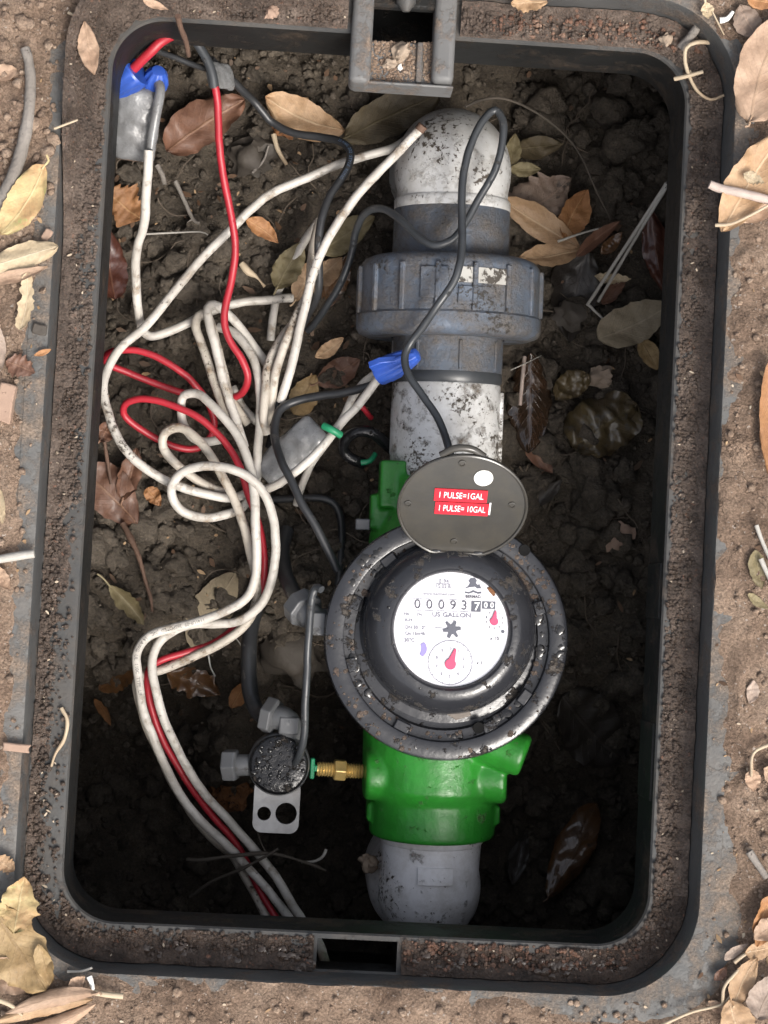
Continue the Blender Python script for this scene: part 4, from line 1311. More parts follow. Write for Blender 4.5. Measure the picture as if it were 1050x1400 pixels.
# cut cable across the elbow
cable('white_cable', 'white cable with a cut brown tip resting against the far elbow',
      [(577, 174, -0.085), (560, 191, -0.09), (523, 230, -0.098), (482, 274, -0.108), (450, 325, -0.115), (428, 375, -0.12), (415, 428, -0.124), (404, 478, -0.126), (394, 518, -0.128), (384, 550, -0.135)], RW, 'wire_white')
cable('copper_tip', 'short bare brown tip at the end of the cut white cable', [(579, 171, -0.083), (573, 178, -0.0845)], RW + 0.0004, 'twig_brown', 'cable end')
cable('white_cable', 'stained white cable running down behind the cut one',
      [(437, 300, -0.15), (428, 340, -0.145), (421, 398, -0.135), (407, 430, -0.13), (388, 475, -0.13), (376, 514, -0.132), (370, 556, -0.138), (363, 580, -0.15)], RW, 'wire_cream')
cable('white_cable', 'stained white cable ending in a blunt tip beside the splice',
      [(410, 432, -0.145), (398, 447, -0.140), (380, 470, -0.137), (366, 500, -0.135), (361, 540, -0.133), (360, 572, -0.133), (365, 593, -0.137)], RW, 'wire_cream')
cable('white_cable', 'short white cable end poking out below the olive leaf', [(434, 303, -0.165), (412, 337, -0.165), (398, 365, -0.17), (380, 398, -0.172), (374, 430, -0.173), (370, 466, -0.176)], RW * 0.95, 'wire_white')
# hairpins of the coil
cable('white_cable', 'white cable hairpin, leftmost of the upright coil strands',
      [(330, 600, -0.142), (310, 565, -0.142), (292, 520, -0.143), (277, 472, -0.145), (268, 446, -0.147), (271, 432, -0.15), (281, 430, -0.151), (290, 447, -0.151), (303, 500, -0.15), (316, 545, -0.15), (340, 580, -0.152)], RW, 'wire_cream')
cable('white_cable', 'white cable strand rising straight through the middle of the coil',
      [(334, 612, -0.138), (326, 588, -0.137), (318, 560, -0.136), (307, 524, -0.135), (295, 478, -0.135), (285, 440, -0.136), (284, 422, -0.14), (293, 417, -0.145), (308, 427, -0.148), (328, 448, -0.15), (350, 478, -0.15), (363, 497, -0.152)], RW, 'wire_white')
cable('white_cable', 'white cable curving down the right side of the coil',
      [(298, 447, -0.152), (322, 458, -0.147), (345, 488, -0.142), (355, 528, -0.139), (355, 579, -0.137), (352, 617, -0.137), (350, 655, -0.14), (346, 680, -0.145)], RW, 'wire_white')
cable('white_cable', 'white cable passing low behind the coil towards the splice', [(318, 530, -0.162), (330, 556, -0.162), (347, 574, -0.163), (372, 590, -0.165)], RW, 'wire_white')
# three long cables running to the near side
c1, p1_ = cable('white_cable', 'printed white cable looping from the coil to the near ledge, outermost strand',
      [(305, 600, -0.135), (275, 603, -0.136), (254, 586, -0.135), (248, 560, -0.132), (252, 541, -0.128), (274, 541, -0.123), (301, 567, -0.118), (327, 601, -0.114), (342, 640, -0.11), (348, 676, -0.107), (350, 720, -0.107), (351, 760, -0.11), (349, 792, -0.115), (336, 819, -0.12), (303, 838, -0.123),
       (266, 851, -0.125), (229, 860, -0.125), (202, 871, -0.123), (188, 892, -0.122), (188, 918, -0.122), (195, 967, -0.125), (210, 1008, -0.13), (229, 1052, -0.14), (249, 1090, -0.15), (276, 1124, -0.155), (306, 1152, -0.16), (334, 1182, -0.165), (367, 1218, -0.165), (402, 1266, -0.16), (420, 1305, -0.15), (432, 1345, -0.14)], RW, 'wire_white')
cable_print(c1, p1_, RW, '1141UF-09  36SPOTED  JNC   14 AWG  UL  110C  TYPE  UF', 0.235, 0.0030, M['cable_print'])
c2, p2_ = cable('white_cable', 'white cable making the big lower loop then running to the near ledge, inner strand',
      [(341, 682, -0.14), (331, 695, -0.138), (314, 703, -0.135), (290, 708, -0.132), (266, 706, -0.128), (246, 697, -0.124), (236, 682, -0.12), (235, 664, -0.116), (246, 648, -0.112), (266, 639, -0.108), (290, 637, -0.105), (316, 641, -0.103), (341, 653, -0.104), (362, 676, -0.106), (373, 705, -0.108), (377, 740, -0.11), (375, 776, -0.112), (366, 810, -0.118), (350, 834, -0.123),
       (326, 849, -0.128), (297, 853, -0.130), (267, 853, -0.131), (242, 860, -0.129), (218, 878, -0.127), (208, 906, -0.126), (213, 944, -0.127), (225, 986, -0.13), (242, 1024, -0.137), (259, 1054, -0.143), (283, 1089, -0.15), (316, 1126, -0.156), (347, 1160, -0.16), (374, 1195, -0.163), (399, 1236, -0.15), (420, 1268, -0.11), (437, 1293, -0.07), (446, 1322, -0.045), (452, 1352, -0.040)], RW, 'wire_white')
c3, p3_ = cable('white_cable', 'stained white cable with a small upper loop, underneath the other two long strands',
      [(310, 672, -0.140), (293, 669, -0.138), (267, 655, -0.136), (238, 633, -0.133), (222, 610, -0.129), (226, 591, -0.126), (245, 584, -0.124), (264, 595, -0.122), (286, 620, -0.12), (304, 650, -0.118), (319, 678, -0.118), (330, 708, -0.119), (340, 742, -0.121), (348, 778, -0.124), (352, 806, -0.128), (347, 836, -0.131), (333, 858, -0.134), (304, 879, -0.137),
       (267, 897, -0.14), (226, 914, -0.142), (200, 922, -0.14), (187, 932, -0.135), (190, 955, -0.133), (198, 985, -0.136), (214, 1022, -0.145), (236, 1070, -0.16), (262, 1112, -0.168), (295, 1150, -0.172), (320, 1172, -0.176), (344, 1214, -0.176), (372, 1268, -0.170), (392, 1310, -0.16)], RW, 'wire_cream')
# red cables
cable('red_cable', 'red cable hanging straight down from the far left corner',
      [(292, 112, -0.075), (297, 140, -0.08), (301, 200, -0.095), (307, 250, -0.105), (317, 300, -0.113), (322, 340, -0.12), (316, 385, -0.125), (306, 435, -0.128), (312, 464, -0.13), (330, 490, -0.132), (339, 515, -0.136), (331, 537, -0.145), (314, 546, -0.152)], 0.0024, 'wire_red')
cable('red_cable', 'red cable winding in two loops through the coil and down beside the white cables',
      [(258, 540, -0.16), (206, 522, -0.157), (168, 506, -0.152), (147, 497, -0.147), (145, 487, -0.143), (155, 480, -0.14), (183, 478, -0.138), (213, 487, -0.138), (248, 508, -0.14), (270, 529, -0.145), (284, 548, -0.15), (292, 570, -0.155), (291, 590, -0.157), (280, 608, -0.157), (262, 615, -0.155), (240, 611, -0.152), (210, 597, -0.147), (183, 580, -0.142), (170, 566, -0.138), (173, 552, -0.133), (190, 546, -0.13),
       (214, 548, -0.128), (240, 556, -0.127), (270, 571, -0.126), (297, 594, -0.126), (316, 617, -0.126), (330, 643, -0.126), (339, 674, -0.126), (350, 705, -0.124), (359, 740, -0.123), (362, 775, -0.124), (358, 808, -0.13), (344, 838, -0.136), (318, 862, -0.141), (290, 880, -0.143), (250, 893, -0.142), (220, 903, -0.14), (205, 915, -0.137),
       (202, 940, -0.135), (208, 968, -0.136), (222, 1010, -0.142), (247, 1052, -0.15), (267, 1084, -0.156), (290, 1115, -0.162), (325, 1158, -0.168), (349, 1205, -0.172), (367, 1238, -0.170), (385, 1270, -0.165), (400, 1310, -0.155)], 0.0023, 'wire_red')
cable('red_cable', 'thick red cable end pushed into the blue connector in the far left corner', [(176, 104, -0.052), (182, 94, -0.046), (203, 72, -0.038), (222, 56, -0.036), (240, 47, -0.040), (262, 44, -0.055)], 0.0030, 'wire_red')
cable('red_wire', 'tiny red wire end below the blue winged connector', [(488, 550, -0.135), (498, 560, -0.137), (507, 571, -0.145)], 0.0018, 'wire_red', 'wire')
# black cables
cable('dark_grey_cable', 'dark grey cable joined to the red one in the far left corner', [(258, 44, -0.050), (270, 60, -0.055), (283, 82, -0.064), (290, 100, -0.071), (293, 118, -0.0765)], 0.0030, 'rubber_grey')
cable('black_wire', 'thin black wire crossing from the blue connector to the grey tape tab', [(212, 68, -0.050), (235, 77, -0.06), (262, 88, -0.07), (292, 97, -0.085)], 0.0018, 'rubber')
cb, pb = cable('black_cable', 'black cable with blue print bending over the orange leaf',
      [(288, 82, -0.11), (312, 104, -0.125), (330, 122, -0.135), (346, 137, -0.145), (360, 154, -0.15), (373, 168, -0.153), (401, 182, -0.15), (439, 188, -0.143), (463, 193, -0.135), (477, 204, -0.128), (478, 220, -0.125), (469, 240, -0.123), (451, 267, -0.12), (440, 296, -0.117), (436, 323, -0.117), (435, 350, -0.12), (436, 377, -0.126), (434, 402, -0.135), (422, 428, -0.15), (412, 448, -0.165)], 0.0026, 'rubber')
cable_print(cb, pb, 0.0026, '22 AWG 202  STYLE  RONG', 0.118, 0.0028, M['cable_print_blue'])
cable('black_cable', 'black cable looping over the far elbow and union down to the meter lid',
      [(420, 452, -0.172), (430, 442, -0.165), (447, 418, -0.155), (468, 384, -0.145), (479, 350, -0.138), (485, 318, -0.13), (496, 296, -0.118), (512, 286, -0.105), (530, 288, -0.095), (548, 301, -0.086), (570, 323, -0.078), (594, 336, -0.072), (617, 328, -0.070), (634, 308, -0.070), (655, 272, -0.070), (674, 238, -0.068), (685, 206, -0.066), (689, 172, -0.066), (682, 152, -0.068), (672, 152, -0.068),
       (655, 174, -0.066), (640, 210, -0.064), (633, 248, -0.063), (631, 297, -0.060), (632, 335, -0.055), (628, 362, -0.050), (620, 385, -0.050), (600, 415, -0.052), (580, 445, -0.060), (561, 471, -0.066), (554, 490, -0.066), (560, 514, -0.062), (579, 541, -0.060), (595, 565, -0.058), (607, 591, -0.054), (616, 622, -0.045), (620, 650, -0.05)], 0.0024, 'rubber_grey')
cable('black_cable', 'black cable running from the blue winged connector under the meter ring',
      [(522, 516, -0.115), (498, 529, -0.12), (468, 537, -0.125), (430, 543, -0.13), (400, 550, -0.132), (383, 560, -0.13), (376, 580, -0.125), (377, 607, -0.117), (385, 633, -0.108), (398, 656, -0.103), (413, 689, -0.10), (430, 716, -0.10), (447, 749, -0.102), (462, 780, -0.105)], 0.0027, 'rubber')
cable('black_cable', 'black cable dropping out of sight behind the coil strands', [(378, 540, -0.168), (377, 560, -0.165), (374, 585, -0.165), (368, 612, -0.17)], 0.0028, 'rubber')
cable('black_hose', 'thin black hose arching over the dark soil left of the meter', [(330, 690, -0.18), (361, 684, -0.175), (404, 681, -0.17), (440, 681, -0.168), (458, 690, -0.168), (466, 712, -0.17), (467, 750, -0.175), (462, 800, -0.18)], 0.0026, 'rubber', 'hose')
cable('black_tube', 'thick black tube rising from the top fitting of the solenoid', [(372, 980, -0.128), (355, 976, -0.138), (344, 955, -0.145), (340, 925, -0.15), (340, 890, -0.155), (345, 850, -0.162), (358, 800, -0.17)], 0.0052, 'rubber', 'tube')
cable('black_tube', 'black tube running down to the grey elbow beside the meter ring', [(411, 826, -0.100), (398, 806, -0.115), (388, 780, -0.13), (385, 755, -0.145), (392, 725, -0.16)], 0.0050, 'rubber', 'tube')
cable('grey_wire', 'shiny grey wire joining meter elbow and solenoid top', [(440, 806, -0.075), (433, 803, -0.078), (427, 818, -0.080), (423, 850, -0.082), (421, 900, -0.086), (419, 950, -0.09), (416, 1000, -0.098), (410, 1030, -0.106), (404, 1042, -0.116)], 0.0024, 'rubber_grey', 'wire')
# tape coil next to the coupling
cable('black_cable', 'glossy taped black cable curled beside the white coupling', [(560, 640, -0.16), (545, 622, -0.15), (526, 604, -0.14), (508, 590, -0.135), (488, 588, -0.135), (472, 600, -0.14), (470, 616, -0.145), (482, 628, -0.147), (496, 633, -0.15)], 0.0038, 'coil_top')
cable('green_wire', 'green tape end on the curled black cable', [(494, 633, -0.144), (506, 631, -0.144), (513, 622, -0.148)], 0.0018, 'green_seal', 'wire')
cable('green_band', 'green band wrapped where white cable meets the splice', [(443, 583, -0.100), (453, 588, -0.0965), (465, 596, -0.100)], 0.0024, 'green_seal', 'band')
# white wires of the winged connector
cable('white_cable', 'white cable from the blue winged connector lying over the grey splice', [(528, 505, -0.103), (515, 520, -0.106), (488, 556, -0.110), (468, 577, -0.108), (453, 596, -0.103), (441, 610, -0.102), (421, 630, -0.104), (400, 648, -0.11), (379, 663, -0.118), (356, 672, -0.126), (345, 676, -0.132)], 0.0027, 'wire_white')
cable('white_cable', 'second white cable from the blue winged connector, ducking below the first', [(530, 500, -0.106), (514, 510, -0.112), (496, 524, -0.122), (482, 544, -0.13), (470, 570, -0.137), (450, 600, -0.147), (428, 630, -0.152), (413, 662, -0.16), (405, 690, -0.168)], 0.0025, 'wire_white')

# wet film patches lying on the near ledge
rng = random.Random(51)
m = MB()
for k in range(75):
    px = rng.choice([rng.uniform(190, 420), rng.uniform(560, 860)]); py = 1303 + (px - 190) * 0.045 + rng.uniform(-16, 16)
    p = P(px, py, 0.0026)
    for q_ in range(rng.randint(1, 4)):
        clod(m, p + Vector((q_ * rng.uniform(0.001, 0.003), rng.uniform(-0.0012, 0.0012), 0)), rng.uniform(0.0008, 0.0024), 2, 0.22, 0.6, rng)
tag(m.build('water_film', M['wet_brown'], origin=Vector((0, 0, 0)), angle=80), 'shiny water film glinting on the near ledge mud', 'water', kind='stuff')

# ------------------------------------------------------------------ connectors and splices
def wire_nut(label, base, tip, r, wings=True):
    a, b = P(*base), P(*tip)
    d = b - a
    Ln = d.length
    q = Vector((0, 0, 1)).rotation_difference(d.normalized()).to_matrix().to_4x4()
    root = empty('wire_connector', a, label, 'wire connector')
    m = MB()
    seg = 36
    prof = [(1.0, 0), (1.05, 0.06), (1.0, 0.30), (0.86, 0.62), (0.66, 0.86), (0.52, 0.97), (0.3, 1.0)]
    vs = []; fs = []
    for pr, t in prof:
        for k in range(seg):
            an = 2 * pi * k / seg
            fl = 1 + (0.06 * (1 if (k // 2) % 2 else -1) if 0.2 < t < 0.95 else 0)
            vs.append(q @ Vector((r * pr * fl * cos(an), r * pr * fl * sin(an), t * Ln)))
    for i in range(len(prof) - 1):
        for k in range(seg):
            k2 = (k + 1) % seg
            fs.append((i * seg + k, i * seg + k2, (i + 1) * seg + k2, (i + 1) * seg + k))
    fs.append(tuple(range(seg - 1, -1, -1))); fs.append(tuple((len(prof) - 1) * seg + k for k in range(seg)))
    m.add(vs, fs)
    m.build('connector_cap', M['blue'], root, angle=30)
    if wings:
        for s in (-1, 1):
            m = MB()
            wpts = [(s * r * 0.8, 0.0), (s * r * 1.75, Ln * 0.05), (s * r * 1.65, Ln * 0.32), (s * r * 0.7, Ln * 0.62)]
            if s < 0: wpts = wpts[::-1]
            m.prism(wpts, -r * 0.28, r * 0.28, q @ Matrix.Rotation(pi / 2, 4, 'X') )
            m.build('connector_wing', M['blue'], root, bevel=0.0006)
    return root
wire_nut('blue winged wire connector resting against the grey union', (517, 510, -0.094), (572, 484, -0.080), 0.0078)
wire_nut('blue wire connector with a red cable, jammed in the far left corner', (188, 96, -0.050), (148, 126, -0.060), 0.0100, wings=False)
wire_nut('small round blue connector end above the grey splice pouch', (211, 116, -0.062), (217, 96, -0.050), 0.0076, wings=False)

def pouch(name, label, a, b, w, th, mat, seed):
    A, B = P(*a), P(*b)
    d = B - A; Ln = d.length
    t = d.normalized(); side = t.cross(Vector((0, 0, 1))).normalized(); up = side.cross(t)
    n, sgm = 26, 28
    vs = []; fs = []
    for i in range(n + 1):
        u = i / n
        e = max(0.02, 1 - abs(2 * u - 1) ** 9)
        for k in range(sgm):
            an = 2 * pi * k / sgm
            cx_ = math.copysign(abs(cos(an)) ** 0.7, cos(an)); cz_ = math.copysign(abs(sin(an)) ** 0.9, sin(an))
            wr = 1 + 0.10 * noise.noise(Vector((u * 4 + seed, k * 0.5, seed))) + 0.06 * noise.noise(Vector((u * 12, seed, k)))
            hh = 1 + 0.35 * noise.noise(Vector((u * 6 + seed, cx_ * 2.2, seed * 2))) + 0.16 * noise.noise(Vector((u * 19, cx_ * 5, seed)))
            vs.append(A + d * u + side * (w / 2 * cx_ * wr * (0.75 + 0.25 * e)) + up * (th / 2 * cz_ * hh * e ** 0.5))
    for i in range(n):
        for k in range(sgm):
            k2 = (k + 1) % sgm
            fs.append((i * sgm + k, i * sgm + k2, (i + 1) * sgm + k2, (i + 1) * sgm + k))
    fs.append(tuple(range(sgm - 1, -1, -1))); fs.append(tuple(n * sgm + k for k in range(sgm)))
    m = MB(); m.add(vs, fs)
    o = m.build(name, M[mat], None, angle=60)
    tag(o, label, 'splice pouch')
    return o
pouch('splice_pouch', 'grey wrinkled splice pouch hanging in the far left corner', (192, 118, -0.058), (182, 220, -0.078), 0.0260, 0.013, 'splice', 1.0)
m = MB(); m.tube(spline([P(216, 112, -0.054), P(219, 124, -0.0505), P(215, 148, -0.0515), P(209, 182, -0.056), P(204, 218, -0.062)], 0.002), 0.0031, 12)
_pp = [o for o in bpy.data.objects if o.name == 'splice_pouch'][0]
m.v = [p - _pp.location for p in m.v]
m.build('wire_channel', M['splice'], _pp)
pouch('splice_pouch', 'dark grey gel splice tube lying under the white cables mid pit', (362, 655, -0.145), (436, 583, -0.125), 0.0240, 0.013, 'splice', 5.0)
pouch('tape_tab', 'small grey tape tab behind the red and grey cables', (283, 100, -0.10), (318, 106, -0.12), 0.017, 0.005, 'splice', 9.0)

# ------------------------------------------------------------------ leaves
def leaf(label, base, tip, width, colour, where='pit', dz=0.006, fold=0.25, curl=0.15, ripple=0.26, roll=0.0, shape=(0.85, 1.0), stalk=0.12, zt=None, notch_=0.13, seed=None, bend=0.0, name='leaf', cat='leaf'):
    sd_ = seed if seed is not None else (base[0] * 0.37 + base[1] * 0.11)
    rg = random.Random(int(sd_ * 100) + 5)
    if where == 'pit':
        A = Pf(base[0], base[1], dz); B = Pf(tip[0], tip[1], dz if zt is None else zt)
        z_ref = A.z
    elif where == 'ground':
        A = Pg(base[0], base[1], dz); B = Pg(tip[0], tip[1], dz if zt is None else zt)
        z_ref = GZ
    else:
        A = P(base[0], base[1], where); B = P(tip[0], tip[1], where if zt is None else zt)
        z_ref = where
    W = width / scale_at(z_ref)
    d = B - A; Ln = d.length
    t = d.normalized(); side = t.cross(Vector((0, 0, 1))).normalized(); up = side.cross(t)
    rr = Matrix.Rotation(radians(roll), 3, t)
    side = rr @ side; up = rr @ up
    nu, nv = 26, 10
    as1, as2 = rg.uniform(0.82, 1.15), rg.uniform(0.82, 1.15)
    sh1, sh2 = shape[0] * rg.uniform(0.8, 1.25), shape[0] * rg.uniform(0.8, 1.25)
    bend = bend + rg.uniform(-0.05, 0.05)
    twist = rg.uniform(-0.35, 0.35)
    m = MB()
    th = 0.00035
    for layer in (0, 1):
        for i in range(nu + 1):
            u = i / nu
            def wid(e, a_):
                return max(0.0004, (sin(pi * u ** e) ** (0.75 * shape[1])) * W / 2 * a_ if 0 < u < 1 else 0.0)
            w1, w2 = wid(sh1, as1), wid(sh2, as2)
            jag = 1 + notch_ * noise.noise(Vector((u * 14 + sd_, 0.3, sd_)))
            jag2 = 1 + notch_ * noise.noise(Vector((u * 14 - sd_, 7.3, sd_)))
            lat = bend * Ln * (sin(pi * u))
            for k in range(nv + 1):
                v = -1 + 2 * k / nv
                w = w1 if v > 0 else w2
                x = v * w * (jag if v > 0 else jag2)
                h = twist * (u - 0.5) * v * w + fold * abs(v) ** 1.3 * w + curl * Ln * (2 * u - 1) ** 2 * 0.5
                h += ripple * W * 0.5 * noise.noise(Vector((u * 5 + sd_, v * 1.3, sd_ * 0.3))) * (0.35 + abs(v))
                h += ripple * W * 0.22 * noise.noise(Vector((u * 13 + sd_, v * 3, sd_)))
                # pull the sides in when strongly folded so that the outline stays right
                p = A + t * (u * Ln) + side * (x + lat) + up * (h - layer * th)
                idx = len(m.v)
                m.v.append(p)
                m.uv[idx] = (u, (v + 1) / 2)
    off = (nu + 1) * (nv + 1)
    def I(i, k, l): return l * off + i * (nv + 1) + k
    for i in range(nu):
        for k in range(nv):
            m.f.append((I(i, k, 0), I(i, k + 1, 0), I(i + 1, k + 1, 0), I(i + 1, k, 0)))
            m.f.append((I(i, k, 1), I(i + 1, k, 1), I(i + 1, k + 1, 1), I(i, k + 1, 1)))
        m.f.append((I(i, 0, 0), I(i + 1, 0, 0), I(i + 1, 0, 1), I(i, 0, 1)))
        m.f.append((I(i, nv, 0), I(i, nv, 1), I(i + 1, nv, 1), I(i + 1, nv, 0)))
    for k in range(nv):
        m.f.append((I(0, k, 0), I(0, k, 1), I(0, k + 1, 1), I(0, k + 1, 0)))
        m.f.append((I(nu, k, 0), I(nu, k + 1, 0), I(nu, k + 1, 1), I(nu, k, 1)))
    if stalk:
        a0 = A + up * (curl * Ln * 0.5)
        pts = spline([a0 + t * (0.06 * Ln), a0, a0 - t * (stalk * Ln * 0.6) + side * (0.02 * Ln * rg.uniform(-1, 1)), a0 - t * (stalk * Ln) + side * (0.05 * Ln * rg.uniform(-1, 1))], 0.002)
        b0 = len(m.v)
        m.tube(pts, 0.0007, 6)
        for i in range(b0, len(m.v)): m.uv[i] = (0.5, 0.5)
    o = m.build(name, LEAF[colour], None, angle=70)
    tag(o, label, cat)
    return o
# --- leaves lying in the pit
leaf('broad reddish brown leaf behind the red cable near the far left corner', (228, 208), (335, 138), 66, 'brown', dz=0.014, fold=0.1, curl=0.10, stalk=0.0, shape=(1.0, 0.7), notch_=0.15)
leaf('orange tan leaf lying against the black cable near the far side', (472, 180), (362, 134), 54, 'tan', dz=0.014, fold=0.18, curl=0.12, stalk=0, shape=(1.0, 0.8))
leaf('dark mossy leaf beside the orange tan leaf under the hinge bracket', (470, 192), (600, 132), 52, 'olivedark', dz=0.016, fold=0.15, stalk=0.05, shape=(1, 0.7))
leaf('torn tan leaf against the left wall above the dark wet leaf', (193, 300), (138, 255), 56, 'orange', dz=0.012, notch_=0.5, fold=0.1)
leaf('glossy dark red brown leaf standing by the left wall', (158, 410), (148, 312), 46, 'redbrown', dz=0.016, fold=-0.35, curl=0.1, stalk=0.0)
leaf('small orange leaf left of the long white cable', (336, 300), (380, 332), 26, 'orange', dz=0.016, stalk=0)
leaf('olive tan leaf crossed by the white cable stub', (378, 396), (414, 332), 42, 'olive', dz=0.016, fold=0.3)
leaf('tan leaf tucked behind the black cable with blue print', (402, 412), (436, 352), 38, 'tan', dz=0.012, roll=12)
leaf('rounded tan leaf right of the black cable with blue print', (424, 388), (468, 352), 32, 'tan', dz=0.010, stalk=0)
leaf('long olive leaf beneath the black cable arch', (438, 345), (512, 298), 40, 'olive', dz=0.012, fold=0.2)
leaf('dark orange leaf deep under the black cable arch', (440, 425), (478, 345), 28, 'wetorange', dz=0.004, roll=20)
leaf('small tan leaf alone on dark soil left of the union', (430, 489), (469, 463), 22, 'tan', dz=0.016, stalk=0, fold=0.1)
leaf('oval ochre leaf beside the white cable tips', (402, 566), (432, 512), 46, 'ochre', dz=0.008, stalk=0)
leaf('rusty brown leaf left of the blue winged connector', (432, 525), (492, 492), 36, 'brown', dz=0.006)
leaf('large brown leaf pressed flat along the left wall', (188, 716), (108, 640), 62, 'brown', dz=0.014, fold=0.15, stalk=0.2, shape=(1.1, 0.7), curl=0.05)
leaf('curled brown leaf above the large brown one', (168, 684), (188, 612), 34, 'brown', dz=0.016, fold=0.6, notch_=0.2)
leaf('small crumpled brown leaf near the left wall', (136, 604), (150, 575), 26, 'brown', dz=0.012, ripple=0.4)
leaf('crumpled orange scrap below the left cable loop', (200, 668), (220, 692), 22, 'orange', dz=0.014, ripple=0.5, stalk=0)
leaf('pale flat leaf under the white cables at lower left', (262, 884), (323, 782), 66, 'greige', dz=0.012, fold=0.06, curl=0.04, shape=(0.8, 0.8), stalk=0, ripple=0.04)
leaf('narrow curled olive leaf on the lower left soil', (148, 798), (196, 852), 22, 'olive', dz=0.013, fold=0.8, notch_=0.4, stalk=0.3)
leaf('orange leaf half buried beneath the red cable bend', (226, 916), (300, 948), 42, 'wetorange', dz=0.006, notch_=0.4, stalk=0)
leaf('slim orange leaf fragment in the deep left soil', (127, 953), (150, 988), 14, 'orange', dz=0.006, stalk=0)
leaf('orange leaf fragment left of the thick black tube', (318, 966), (342, 928), 22, 'orange', dz=0.012, stalk=0)
leaf('dark brown leaf lying deep below the red bend', (140, 940), (200, 905), 34, 'wetorange', dz=0.004, notch_=0.3, stalk=0)
leaf('folded tan leaf with visible veins right of the far elbow', (792, 338), (684, 272), 46, 'tan', dz=0.022, fold=0.5, curl=0.05, shape=(1.1, 0.8), stalk=0.0, roll=-10)
leaf('lower tan leaf fanning out over the union nut', (792, 344), (706, 356), 34, 'tan', dz=0.019, fold=0.4, roll=15, stalk=0)
leaf('upright orange leaf in the fan right of the union', (768, 330), (800, 262), 44, 'orange', dz=0.019, fold=0.3, roll=10, stalk=0)
leaf('pale spotted leaf behind the orange one', (700, 300), (778, 246), 72, 'spotted', dz=0.014, notch_=0.45, stalk=0, fold=0.12)
leaf('small greenish leaf touching the right of the far elbow', (694, 232), (738, 232), 22, 'olive', dz=0.022, stalk=0)
leaf('olive leaf on dark clods right of the far elbow', (694, 206), (768, 198), 34, 'olivedark', dz=0.014, stalk=0.1)
leaf('yellowish leaf edge hugging the far elbow', (694, 230), (704, 184), 24, 'olive', dz=0.02, stalk=0)
leaf('brown curled leaf rim arching towards the straw', (786, 352), (846, 304), 18, 'brown', dz=0.026, fold=0.9, stalk=0.0)
leaf('reddish leaf scrap right of the curled rim', (822, 348), (850, 318), 20, 'wetorange', dz=0.016, stalk=0)
leaf('big dark cupped leaf below the straw stalks', (800, 346), (776, 472), 74, 'dark', dz=0.006, fold=0.35, curl=0.2, stalk=0)
leaf('large beige leaf leaning on the right wall', (816, 464), (912, 420), 62, 'greige', dz=0.016, fold=0.25, shape=(0.8, 0.7), stalk=0, ripple=0.2)
leaf('small tan leaf below the large beige one at the wall', (874, 462), (898, 506), 30, 'ochre', dz=0.010, stalk=0)
leaf('glossy maroon leaf beside the right wall', (888, 288), (908, 402), 42, 'redbrown', dz=0.012, fold=-0.3, stalk=0)
leaf('torn beige scrap under the straw stalks', (812, 378), (862, 382), 18, 'beige', dz=0.018, notch_=0.6, stalk=0)
leaf('brown torn scrap beneath the beige scrap', (822, 416), (856, 380), 22, 'brown', dz=0.014, stalk=0)
leaf('glossy wet black leaf split down its middle beside the coupling', (724, 484), (722, 620), 56, 'black', dz=0.018, fold=-0.45, curl=0.08, stalk=0.0, shape=(0.9, 0.8))
leaf('reddish pointed leaf behind the wet black leaf', (720, 598), (754, 646), 26, 'brown', dz=0.012, stalk=0)
leaf('crumpled wet brown leaf gleaming on the right clods', (784, 612), (872, 552), 94, 'wetbrown', dz=0.018, fold=-0.25, curl=-0.12, ripple=0.42, shape=(1.0, 0.55), stalk=0)
leaf('small round wet leaf next to the crumpled wet one', (758, 546), (802, 512), 44, 'wetbrown', dz=0.012, ripple=0.5, shape=(1, 0.6), stalk=0)
leaf('thin dark leaf on soil right of the meter lid', (722, 694), (768, 656), 20, 'dark', dz=0.010, fold=0.5, stalk=0)
leaf('long wet orange brown leaf in the dark near right corner', (748, 1226), (814, 1096), 50, 'wetorange', dz=0.014, fold=-0.3, stalk=0.05, shape=(0.9, 0.75))
leaf('big dull dark leaf right of the meter ring', (768, 950), (852, 1040), 86, 'dark', dz=0.012, fold=0.1, curl=0.04, shape=(1, 0.6), stalk=0)
leaf('dark leaf lying near the near right corner', (720, 1140), (700, 1210), 26, 'dark', dz=0.012, stalk=0)
# --- leaves outside
leaf('upright tan leaf on the far left ledge corner', (116, 30), (129, 103), 28, 'pink', where=0.034, fold=0.25, curl=0.1, stalk=0.0)
leaf('yellow tan leaf under the grey stick on the left', (62, 228), (2, 322), 46, 'yellow', where='ground', dz=0.006, fold=0.15, stalk=0.12, shape=(0.95, 0.7))
leaf('small pinkish leaf at the far left margin', (24, 96), (-14, 108), 26, 'pink', where='ground', dz=0.002, stalk=0)
leaf('pale beige curled leaf pointing at the left lip', (-30, 372), (80, 338), 40, 'beige', where='ground', dz=0.008, fold=-0.4, stalk=0, shape=(1.0, 0.7), zt=0.006)
leaf('narrow pink leaf below the pale beige curled one', (-24, 388), (66, 366), 20, 'pink', where='ground', dz=0.006, fold=0.4, stalk=0.05)
leaf('ragged cream leaf strip hanging below the beige leaf', (38, 374), (28, 452), 22, 'beige', where='ground', dz=0.004, notch_=0.6, shape=(1, 0.4), stalk=0)
leaf('pale leaf edge at the left margin beside the cream strip', (-8, 432), (4, 505), 22, 'greypink', where='ground', dz=0.005, stalk=0)
leaf('dark brown bark-like leaf scrap on the left flange', (8, 494), (48, 510), 26, 'brown', where='ground', dz=0.001, notch_=0.5, stalk=0)
leaf('tiny orange leaf flake on the left flange', (47, 486), (70, 478), 8, 'orange', where='ground', dz=0.001, stalk=0)
leaf('pale leaf tip at the left margin by mid height', (-10, 660), (4, 716), 22, 'beige', where='ground', dz=0.002, stalk=0)
